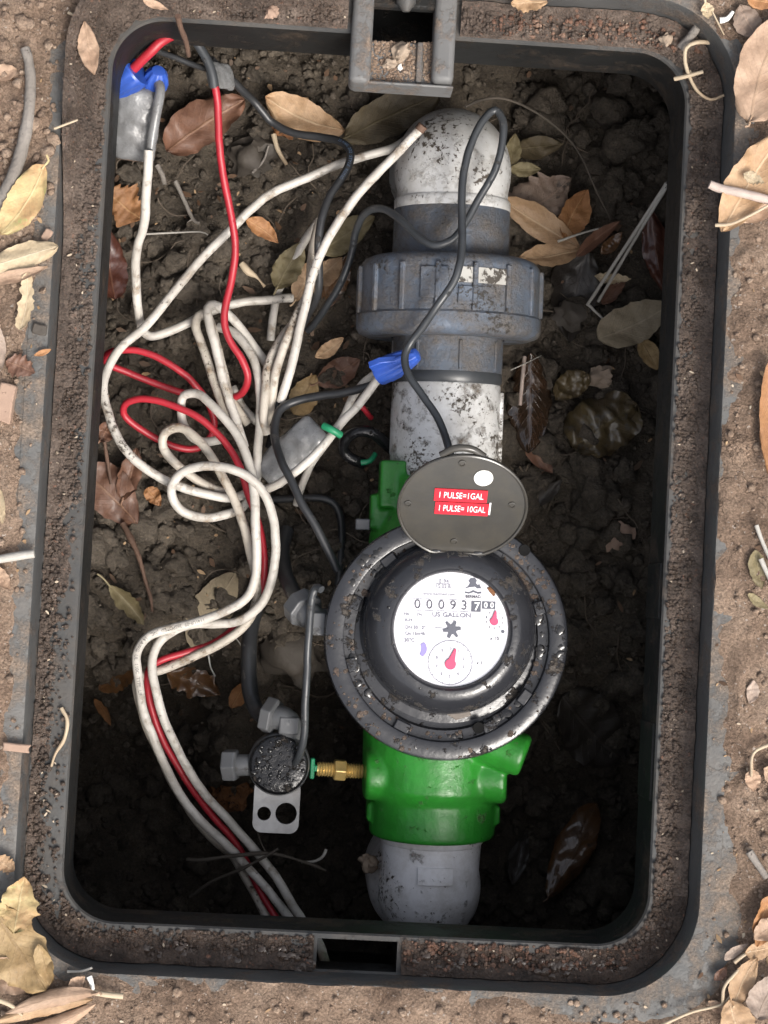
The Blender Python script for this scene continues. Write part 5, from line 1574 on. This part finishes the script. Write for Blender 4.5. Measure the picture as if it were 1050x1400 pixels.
leaf('pinkish leaf piece at the left margin below the grey stick', (-8, 772), (14, 806), 22, 'pink', where='ground', dz=0.002, stalk=0)
leaf('tan leaf piece beside the left flange, low down', (-6, 1172), (20, 1190), 24, 'tan', where='ground', dz=0.003, notch_=0.4, stalk=0)
leaf('cream crinkled leaf tip above the near left ochre leaf', (20, 1275), (34, 1198), 48, 'yellow', where='ground', dz=0.010, notch_=0.4, ripple=0.35, stalk=0)
leaf('large ochre leaf at the near left corner', (-14, 1232), (64, 1352), 78, 'ochre', where='ground', dz=0.006, fold=0.1, notch_=0.2, ripple=0.2, stalk=0, shape=(1, 0.6))
leaf('folded ochre leaf flap at the near left corner', (54, 1290), (68, 1346), 26, 'ochre', where='ground', dz=0.010, fold=0.4, stalk=0)
leaf('pinkish leaf beneath the ochre leaf at the left margin', (-16, 1322), (46, 1350), 46, 'pink', where='ground', dz=0.003, stalk=0)
leaf('long rolled tan leaf, upper one of the near left pile', (134, 1356), (8, 1384), 26, 'pink', where='ground', dz=0.010, fold=-0.5, stalk=0.04, bend=0.06)
leaf('long rolled tan leaf, middle one of the near left pile', (128, 1364), (-14, 1398), 22, 'tan', where='ground', dz=0.006, fold=-0.6, stalk=0)
leaf('long curved tan leaf, lowest one of the near left pile', (132, 1370), (-20, 1412), 20, 'pink', where='ground', dz=0.006, fold=-0.6, stalk=0.0, bend=-0.08)
leaf('small tan triangular leaf behind the near left pile', (96, 1356), (116, 1334), 20, 'pink', where='ground', dz=0.006, stalk=0)
leaf('torn tan leaf on the far ledge right of the bracket', (748, 4), (698, 6), 30, 'tan', where=0.012, notch_=0.6, ripple=0.3, stalk=0)
leaf('tan leaf scrap on the soil at the far left', (196, 0), (230, 14), 12, 'pink', where=0.030, stalk=0)
leaf('small cream leaf by the far right lip', (964, 4), (968, 26), 18, 'beige', where='ground', dz=0.003, stalk=0.3)
leaf('broad pinkish tan leaf at the far right margin', (1024, 168), (1078, 18), 72, 'pink', where='ground', dz=0.008, fold=0.12, curl=0.05, stalk=0.05, shape=(0.95, 0.7))
leaf('brown speckled leaf half buried above the broad pinkish one', (1010, 8), (1036, 52), 40, 'spotted', where='ground', dz=0.002, stalk=0)
leaf('ochre leaf edge at the far right corner', (1020, -2), (1070, 6), 24, 'orange', where='ground', dz=0.008, stalk=0)
leaf('large tan leaf under the bleached stick on the right', (984, 318), (1064, 186), 70, 'tan', where='ground', dz=0.008, fold=0.3, stalk=0, shape=(1, 0.7), roll=8)
leaf('lighter tan leaf overlapping at the right margin', (1000, 300), (1078, 262), 46, 'pink', where='ground', dz=0.005, stalk=0, fold=0.2)
leaf('small cream torn scrap above the bleached stick', (1016, 238), (1044, 250), 18, 'beige', where='ground', dz=0.016, notch_=0.6, stalk=0)
leaf('orange leaf edge at the right margin by the coupling', (1052, 490), (1052, 660), 34, 'orange', where='ground', dz=0.006, stalk=0)
leaf('grey olive leaf beside thin sticks at the right margin', (1032, 752), (1040, 806), 26, 'olive', where='ground', dz=0.002, stalk=0)
leaf('small olive leaf scrap below the thin sticks', (1022, 812), (1050, 832), 14, 'olive', where='ground', dz=0.002, stalk=0)
leaf('pale grey leaf scrap right of the meter', (1030, 930), (1024, 962), 18, 'greypink', where='ground', dz=0.0015, stalk=0)
leaf('little pink leaf with stalk on the right mud', (1028, 1052), (1030, 1082), 22, 'pink', where='ground', dz=0.003, stalk=0.5)
leaf('tan leaf edge at the near right margin', (1044, 1050), (1068, 1070), 26, 'pink', where='ground', dz=0.004, stalk=0)
leaf('orange brown leaf standing at the near right margin', (1030, 1292), (1060, 1210), 40, 'orange', where='ground', dz=0.006, roll=25, fold=0.4, stalk=0)
leaf('pale tan leaf in front of the orange brown one', (1030, 1284), (1070, 1256), 30, 'pink', where='ground', dz=0.010, stalk=0)
leaf('ribbed tan leaf in the near right litter', (1002, 1374), (1034, 1308), 34, 'tan', where='ground', dz=0.007, fold=0.25, stalk=0.05)
leaf('rounded brown leaf above the ribbed one', (1018, 1302), (1062, 1292), 24, 'tan', where='ground', dz=0.006, stalk=0)
leaf('tan folded leaf at the near right edge', (996, 1366), (1018, 1424), 44, 'tan', where='ground', dz=0.008, fold=0.4, stalk=0, shape=(0.9, 0.8))
leaf('pale blotched leaf in the near right corner', (1034, 1392), (1072, 1330), 46, 'greypink', where='ground', dz=0.010, fold=0.1, stalk=0)
leaf('grey pointed leaf on soil by the near right corner', (990, 1312), (1022, 1290), 14, 'greypink', where='ground', dz=0.003, stalk=0)
leaf('brown leaf scrap beside the near right flange', (976, 1340), (992, 1322), 14, 'brown', where='ground', dz=0.002, stalk=0)
leaf('tan scrap lying in litter left of the ribbed leaf', (968, 1368), (992, 1388), 16, 'pink', where='ground', dz=0.003, stalk=0)

# ------------------------------------------------------------------ twigs, straws, roots
def twig(label, pts, r0, r1, mat, name='twig', cat='twig', knots=0.12, side=None):
    path = spline([Vector(p) for p in pts], 0.0022)
    n = len(path)
    s = pts[0][0] * 91.7
    m = MB()
    m.tube(path, lambda t: (r0 + (r1 - r0) * t) * (1 + knots * noise.noise(Vector((t * n * 0.35, s, 1.1))) + knots * 1.2 * max(0, noise.noise(Vector((t * n * 0.12, s, 7.7))))), 9)
    if side:
        for (a, b) in side:
            m.tube(spline([a, a.lerp(b, 0.5) + Vector((0, 0, 0.001)), b], 0.002), lambda t: r1 * 0.6 * (1 - 0.5 * t), 6)
    o = m.build(name, M[mat], None, angle=60)
    tag(o, label, cat)
    return o
G = lambda px, py, dz=0.004: Pg(px, py, dz)
F = lambda px, py, dz=0.012: Pf(px, py, dz)
L0 = lambda px, py, z=0.005: P(px, py, z)
twig('thick grey curved stick lying on the left soil', [G(34, 66), G(39, 82), G(42, 115), G(38, 165), G(27, 215), G(12, 255), G(-12, 305)], 0.0026, 0.0042, 'twig_grey', 'stick', 'stick')
twig('grey stick end pointing in from the left margin', [G(-20, 768), G(20, 761), G(47, 757)], 0.0024, 0.0022, 'straw_grey', 'stick', 'stick')
twig('bleached pinkish stick poking over the right lip', [G(970, 252, 0.012), G(985, 258, 0.012), G(1005, 262, 0.014), G(1030, 268, 0.014), G(1064, 277, 0.012)], 0.0024, 0.0026, 'twig_pink', 'stick', 'stick')
twig('thin dry stem under the bleached stick', [G(978, 308, 0.012), G(1000, 306, 0.014), G(1030, 292, 0.014), G(1060, 275, 0.014)], 0.0010, 0.0007, 'straw')
twig('reddish brown twig standing at the far left ledge', [P(243, 22, 0.03), P(247, 38, 0.02), P(254, 56, 0.005), P(258, 76, -0.01)], 0.0017, 0.0013, 'twig_brown', side=None)
twig('thin straw lying across the left lip', [P(74, 176, 0.041), P(90, 170, 0.041), P(106, 164, 0.039)], 0.0007, 0.0005, 'straw', 'straw', 'straw')
twig('short pale splinter on the far left soil', [G(93, 17, 0.003), G(105, 23, 0.003)], 0.0009, 0.0006, 'straw', 'splinter', 'splinter')
twig('curled dry stem on the far right ledge corner', [L0(971, 58, 0.012), L0(952, 58, 0.014), L0(938, 66, 0.013), L0(937, 86, 0.010), L0(944, 108, 0.008), L0(955, 126, 0.006), L0(972, 136, 0.006), L0(990, 130, 0.008)], 0.0013, 0.0008, 'straw', 'stem', 'stem')
twig('short pale stem beside the curled one', [L0(922, 108, 0.006), L0(940, 104, 0.009), L0(961, 98, 0.010)], 0.0013, 0.0011, 'straw', 'stem', 'stem')
twig('grey stick stub in the far right ledge corner', [L0(954, 36, 0.016), L0(944, 50, 0.010), L0(930, 66, 0.006)], 0.0022, 0.0026, 'twig_grey', 'stick', 'stick')
twig('thin thread-like stem by the far right lip', [G(974, 16, 0.004), G(982, 32, 0.004), G(990, 48, 0.003)], 0.0005, 0.0004, 'straw', 'stem', 'stem')
twig('white wood chip on the far right soil', [G(984, 28, 0.003), G(994, 26, 0.003), G(1002, 16, 0.003)], 0.0018, 0.0010, 'bead_white', 'wood_chip', 'wood chip')
twig('pale thin stick, upper of two at the right margin', [G(1034, 718, 0.006), G(1042, 740, 0.006), G(1056, 772, 0.006)], 0.0012, 0.0010, 'straw_grey', 'stick', 'stick')
twig('pale thin stick, lower of two at the right margin', [G(1040, 764, 0.006), G(1048, 782, 0.006), G(1062, 810, 0.006)], 0.0014, 0.0012, 'straw_grey', 'stick', 'stick')
twig('bent tan stem at the right margin', [G(1056, 1016, 0.005), G(1030, 1030, 0.005), G(1027, 1062, 0.005)], 0.0010, 0.0008, 'straw', 'stem', 'stem')
twig('grey twig on soil at the near right', [G(1024, 1164, 0.004), G(1036, 1182, 0.004), G(1048, 1200, 0.004)], 0.0022, 0.0018, 'twig_grey')
twig('long thin brown stem across the near right litter', [G(904, 1402, 0.004), G(945, 1384, 0.005), G(985, 1374, 0.006), G(1000, 1360, 0.007)], 0.0009, 0.0006, 'straw', 'stem', 'stem')
twig('thin curled stem in the near right litter', [G(988, 1372, 0.006), G(990, 1350, 0.008), G(1004, 1332, 0.008), G(1016, 1320, 0.006)], 0.0010, 0.0007, 'straw', 'stem', 'stem')
twig('short tan stem near the right flange corner', [G(1004, 1316, 0.005), G(1014, 1308, 0.006), G(1026, 1300, 0.006)], 0.0011, 0.0008, 'straw', 'stem', 'stem')
twig('pale straw on the near left flange', [G(92, 1328, 0.0), G(110, 1328, 0.0), G(126, 1323, 0.0)], 0.0008, 0.0006, 'straw_grey', 'straw', 'straw')
twig('tan leaf stalk jutting from the near left pile', [G(128, 1357, 0.008), G(146, 1360, 0.006), G(168, 1362, 0.004)], 0.0014, 0.0018, 'straw', 'stem', 'stem')
twig('cream splinter above the near left pile', [G(122, 1335, 0.008), G(126, 1346, 0.008), G(128, 1358, 0.006)], 0.0016, 0.0008, 'bead_white', 'splinter', 'splinter')
twig('pale stem crossing the leaf at the near left margin', [G(-6, 1366, 0.012), G(14, 1374, 0.012), G(30, 1388, 0.008)], 0.0014, 0.0008, 'straw', 'stem', 'stem')
twig('small pale twig fibre bundle on the lower left ledge', [P(84, 968, 0.003), P(92, 985, 0.004), P(88, 1010, 0.003), P(76, 1030, 0.003), P(70, 1048, 0.003)], 0.0010, 0.0008, 'straw', 'fibre', 'fibre', knots=0.4)
# in the pit
twig('grey twig on the soil between the white and red cables', [F(240, 248), F(250, 270), F(264, 300), F(272, 305)], 0.0016, 0.0011, 'twig_grey', side=[(F(264, 300), F(256, 304))])
twig('thin straight stem below the grey twig', [F(200, 320), F(240, 318), F(274, 317), F(284, 321)], 0.0007, 0.0005, 'straw_grey', 'stem', 'stem')
twig('short dark stub above the grey twig', [F(215, 226), F(222, 240), F(225, 252)], 0.0018, 0.0016, 'twig_grey', 'stub', 'twig')
twig('reddish brown knotted twig on the lower left clods', [F(168, 716, 0.016), F(178, 735, 0.016), F(190, 762, 0.016), F(199, 795, 0.015), F(206, 818, 0.014), F(208, 835, 0.012)], 0.0018, 0.0010, 'twig_brown', knots=0.35)
twig('pale twig above the large brown leaf by the left wall', [F(143, 604, 0.018), F(146, 625, 0.018), F(152, 662, 0.016)], 0.0013, 0.0010, 'twig_brown')
twig('thin dark twig between leaf and black cable', [F(345, 236, 0.012), F(360, 220, 0.014), F(367, 200, 0.012)], 0.0010, 0.0006, 'twig_grey')
twig('curled brown pod stem below the orange tan leaf', [F(374, 184, 0.012), F(380, 205, 0.012), F(392, 225, 0.010)], 0.0018, 0.0012, 'straw', 'stem', 'stem')
twig('bleached straw stalk, left of the pair leaning on the right wall', [P(912, 250, -0.10), P(860, 330, -0.15), P(803, 417, -0.19)], 0.0013, 0.0012, 'straw_grey', 'straw', 'straw', knots=0.05)
twig('bleached straw stalk, right of the pair leaning on the right wall', [P(911, 256, -0.102), P(865, 332, -0.152), P(818, 412, -0.192)], 0.0012, 0.0011, 'straw_grey', 'straw', 'straw', knots=0.05)
twig('short bent straw tail at the foot of the straw pair', [P(804, 416, -0.189), P(816, 428, -0.19), P(831, 442, -0.192)], 0.0010, 0.0007, 'straw_grey', 'straw', 'straw')
twig('thin white stem across the leaf fan', [F(763, 330, 0.030), F(795, 319, 0.032), F(824, 311, 0.028)], 0.0009, 0.0006, 'straw_grey', 'stem', 'stem')
twig('pink straw lying on the wet black leaf', [F(717, 488, 0.024), F(714, 520, 0.026), F(711, 554, 0.024)], 0.0014, 0.0012, 'twig_pink', 'straw', 'straw')
twig('fine pale fibre above the wet black leaf', [F(698, 506, 0.022), F(718, 497, 0.026), F(740, 486, 0.020)], 0.0004, 0.0003, 'straw_grey', 'fibre', 'fibre')
twig('long thin dark root arching over the far right clods', [P(636, 146, -0.085), P(660, 136, -0.09), P(690, 135, -0.11), P(730, 152, -0.14), P(770, 182, -0.16), P(795, 215, -0.17), P(815, 260, -0.175), P(835, 300, -0.19)], 0.0009, 0.0007, 'root', 'root', 'root')
twig('dark root running over the cables at the near left', [P(256, 1175, -0.165), P(275, 1176, -0.16), P(320, 1170, -0.155), P(372, 1167, -0.152), P(420, 1180, -0.16), P(445, 1190, -0.17)], 0.0013, 0.0009, 'root', 'root', 'root', knots=0.3)
twig('dark root slanting up beneath the cables at the near left', [P(260, 1226, -0.18), P(290, 1205, -0.17), P(330, 1188, -0.158), P(368, 1168, -0.150), P(380, 1160, -0.15)], 0.0011, 0.0009, 'root', 'root', 'root', knots=0.3)
twig('thin dark fibre hanging below the aluminium bracket', [P(350, 1130, -0.14), P(356, 1150, -0.15), P(364, 1166, -0.155)], 0.0006, 0.0005, 'root', 'fibre', 'fibre')
twig('pale hooked stem in the dark near the green meter end', [P(412, 1179, -0.17), P(432, 1177, -0.168), P(442, 1170, -0.166), P(446, 1161, -0.166)], 0.0007, 0.0011, 'straw_grey', 'stem', 'stem')
twig('short white fibre below the pale flat leaf', [F(285, 896, 0.01), F(288, 912, 0.011), F(294, 924, 0.008)], 0.0006, 0.0005, 'bead_white', 'fibre', 'fibre')
twig('second white fibre right of the pale flat leaf', [F(322, 872, 0.01), F(328, 880, 0.011), F(333, 888, 0.008)], 0.0005, 0.0004, 'straw_grey', 'fibre', 'fibre')
twig('stringy pale moss below the left orange leaf', [F(330, 360, 0.01), F(340, 372, 0.012), F(350, 378, 0.010), F(362, 392, 0.010)], 0.0020, 0.0014, 'straw', 'moss_strand', 'moss', knots=0.9)

# fine leaf litter: flakes too small to count
def litter(name, label, n, spot, mat, smin, smax, seed):
    rg = random.Random(seed)
    m = MB()
    for k in range(n):
        p = spot(rg)
        if p is None: continue
        s_ = rg.uniform(smin, smax) * (0.4 + 0.6 * rg.random())
        a0 = rg.uniform(0, 6.28); L_ = s_ * rg.uniform(1.2, 3.0)
        q = Euler((rg.uniform(-0.5, 0.5), rg.uniform(-0.5, 0.5), a0)).to_matrix()
        up_ = rg.uniform(0.05, 0.3) * s_
        pts = [(-L_ / 2, 0, up_), (-L_ * 0.15, s_ * 0.5, 0), (L_ * 0.25, s_ * 0.42, up_ * 0.5), (L_ / 2, 0, up_), (L_ * 0.2, -s_ * 0.45, 0), (-L_ * 0.2, -s_ * 0.5, up_ * 0.3)]
        pts = [(x * rg.uniform(0.8, 1.2), y * rg.uniform(0.6, 1.2), z) for x, y, z in pts]
        vs = [p + q @ Vector(v) for v in pts] + [p + q @ (Vector(v) - Vector((0, 0, 0.0003))) for v in pts]
        m.add(vs, [(0, 5, 4, 3, 2, 1), (6, 7, 8, 9, 10, 11)] + [(i, (i + 1) % 6, 6 + (i + 1) % 6, 6 + i) for i in range(6)])
    tag(m.build(name, M[mat], origin=Vector((0, 0, 0)), angle=30), label, 'litter', kind='stuff')
def spot_pit(rg):
    px, py = rg.uniform(130, 910), rg.uniform(60, 1000)
    if px > 500 and rg.random() < 0.6: return None
    if py > 820 and rg.random() < 0.7: return None
    return Pf(px, py, 0.004 + 0.004 * rg.random())
def spot_ground(rg):
    px, py = rg.uniform(-60, 1110), rg.uniform(-60, 1460)
    p = P(px, py, GZ)
    o_ = max(abs(p.x) - HX - LW, abs(p.y) - HY - LW)
    if o_ < 0.003: return None
    if px < 900 and rg.random() < 0.55: return None
    return Vector((p.x, p.y, max(LIP, ground_h(p.x, p.y, o_, edge_off(p.x, p.y))) + 0.0006))
def spot_ledge(rg):
    (x, y), (nx, ny) = inner_f[rg.randrange(nf)]
    o_ = rg.uniform(0.004, LW - 0.002)
    X, Y = x + nx * o_, y + ny * o_
    if abs(Y) > HY and (TN[0] - 0.012 < X < TN[1] + 0.012 or BN[0] - 0.003 < X < BN[1] + 0.003): return None
    return Vector((X, Y, 0.003 + mound(X, Y, o_)))
M['litter_tan'] = plastic_mat('litter_tan', (0.34, 0.23, 0.13), (0.24, 0.15, 0.08), rough=0.8)
M['litter_dark'] = plastic_mat('litter_dark', (0.12, 0.065, 0.035), (0.07, 0.045, 0.028), rough=0.7)
M['litter_pale'] = plastic_mat('litter_pale', (0.45, 0.38, 0.29), (0.36, 0.28, 0.2), rough=0.8)
litter('leaf_litter', 'tiny tan leaf flakes strewn over the pit soil', 260, spot_pit, 'litter_tan', 0.001, 0.0035, 1)
litter('leaf_litter', 'dark brown leaf flakes strewn over the pit soil', 420, spot_pit, 'litter_dark', 0.0015, 0.005, 2)
litter('leaf_litter', 'tan leaf flakes strewn over the ground outside', 420, spot_ground, 'litter_tan', 0.001, 0.0035, 3)
litter('leaf_litter', 'pale chaff strewn over the ground outside', 420, spot_ground, 'litter_pale', 0.0006, 0.002, 4)
litter('leaf_litter', 'brown flakes on the soil outside the box', 300, spot_ground, 'litter_dark', 0.001, 0.004, 5)
litter('leaf_litter', 'pale chaff caught on the box ledge', 150, spot_ledge, 'litter_pale', 0.0005, 0.0016, 6)

# ------------------------------------------------------------------ single stones and chips
def stone(label, p, r, mat, name='stone', cat='stone', squash=0.7, seed=1, sub=3):
    m = MB()
    clod(m, p, r, sub, squash, 0.6, random.Random(seed))
    o = m.build(name, M[mat], None, angle=60)
    tag(o, label, cat)
stone('rounded tan stone lying in the hinge bracket', P(547, 71, 0.0), 0.0060, 'stone', seed=4, squash=0.8)
stone('small pale pebble beside the tan stone in the bracket', P(533, 88, -0.001), 0.0035, 'stone', seed=9)
stone('tiny white pebble in the bracket sand', P(547, 92, -0.002), 0.0014, 'bead_white', seed=2)
stone('smooth round pebble on the far right ledge corner', P(910, 54, 0.007), 0.0034, 'stone', seed=14)
stone('rust coloured clod beside the aluminium bracket', Pf(316, 1082, 0.003), 0.0150, 'rust_clod', 'clod', 'soil clod', seed=6)
stone('pinkish stone on clods right of the meter lid', Pf(846, 734, 0.006), 0.0085, 'terracotta', seed=8, squash=0.6)
stone('large dark rounded stone below the grey hose elbow', Pf(402, 892, 0.004), 0.022, 'stone_grey', seed=12)
stone('round dark stone by the large beige leaf', Pf(778, 432, 0.010), 0.0085, 'stone_grey', seed=15)
stone('dark stone right of the long white cable by the far leaves', Pf(344, 212, 0.008), 0.0135, 'stone_grey', seed=17)
stone('pale pink pebble on the far ledge left of the bracket', P(372, 17, 0.011), 0.0040, 'terracotta', seed=18, squash=0.5)
stone('rust speckled stone under the orange leaf', Pf(388, 168, 0.004), 0.0095, 'rust_clod', seed=19)
stone('yellowish pebble stuck beside the near elbow', P(503, 1180, -0.17), 0.0060, 'stone', seed=23)
stone('pale pebble near the far corner of the union', Pf(706, 463, 0.003), 0.0056, 'stone', seed=25, squash=0.5)
stone('wet greenish stone above the crumpled wet leaf', Pf(820, 516, 0.010), 0.0085, 'stone', seed=27)
def chip(label, px, py, w, h, ang, mat, dz=0.002, th=0.004, seed=0, name='chip', cat='chip'):
    c = Pg(px, py, dz)
    s = 1 / scale_at(GZ)
    rg = random.Random(seed)
    pts = [(-w / 2, -h / 2), (0, -h * 0.52), (w / 2, -h / 2), (w * 0.52, 0), (w / 2, h / 2), (0, h * 0.5), (-w / 2, h / 2), (-w * 0.48, 0)]
    pts = [((x + rg.uniform(-.08, .08) * w) * s, (y + rg.uniform(-.06, .06) * h) * s) for x, y in pts]
    m = MB(); m.prism(pts, -th / 2, th / 2, Matrix.Translation(c) @ Matrix.Rotation(radians(ang), 4, 'Z') @ Matrix.Rotation(radians(5), 4, 'X'))
    o = m.build(name, M[mat], None, bevel=0.0008)
    tag(o, label, cat)
chip('terracotta coloured chip at the left margin', 8, 550, 24, 52, -8, 'terracotta', seed=3, th=0.008)
chip('flat tan chip at the left margin low down', 22, 1022, 36, 12, -4, 'terracotta', seed=5, th=0.003)
chip('pinkish flat chip on the left flange near the yellow leaf', 64, 321, 12, 16, -30, 'terracotta', seed=6, th=0.002)
chip('grey brown flake on the left flange', 55, 450, 20, 14, -10, 'stone_grey', seed=7, th=0.002, dz=0.0)

# ------------------------------------------------------------------ groups of look-alike kinds
tops = [o for o in scene.objects if o.parent is None and o.get('category') and o.get('kind') not in ('stuff', 'structure')]
def bucket(o):
    p = o.matrix_world.translation if o.type == 'EMPTY' else o.location
    side = 'in the pit' if p.z < -0.03 else 'around the box'
    c = o['category']
    plural = {'leaf': 'fallen leaves', 'cable': {'white_cable': 'white cables', 'red_cable': 'red cables'}.get(o.name.split('.')[0], 'black cables')}.get(c, c + ('es' if c.endswith(('ch', 's')) else 's'))
    return plural + ' ' + side
cnt = {}
for o in tops:
    cnt.setdefault(bucket(o), []).append(o)
for g, os_ in cnt.items():
    if len(os_) > 1:
        for o in os_: o['group'] = g
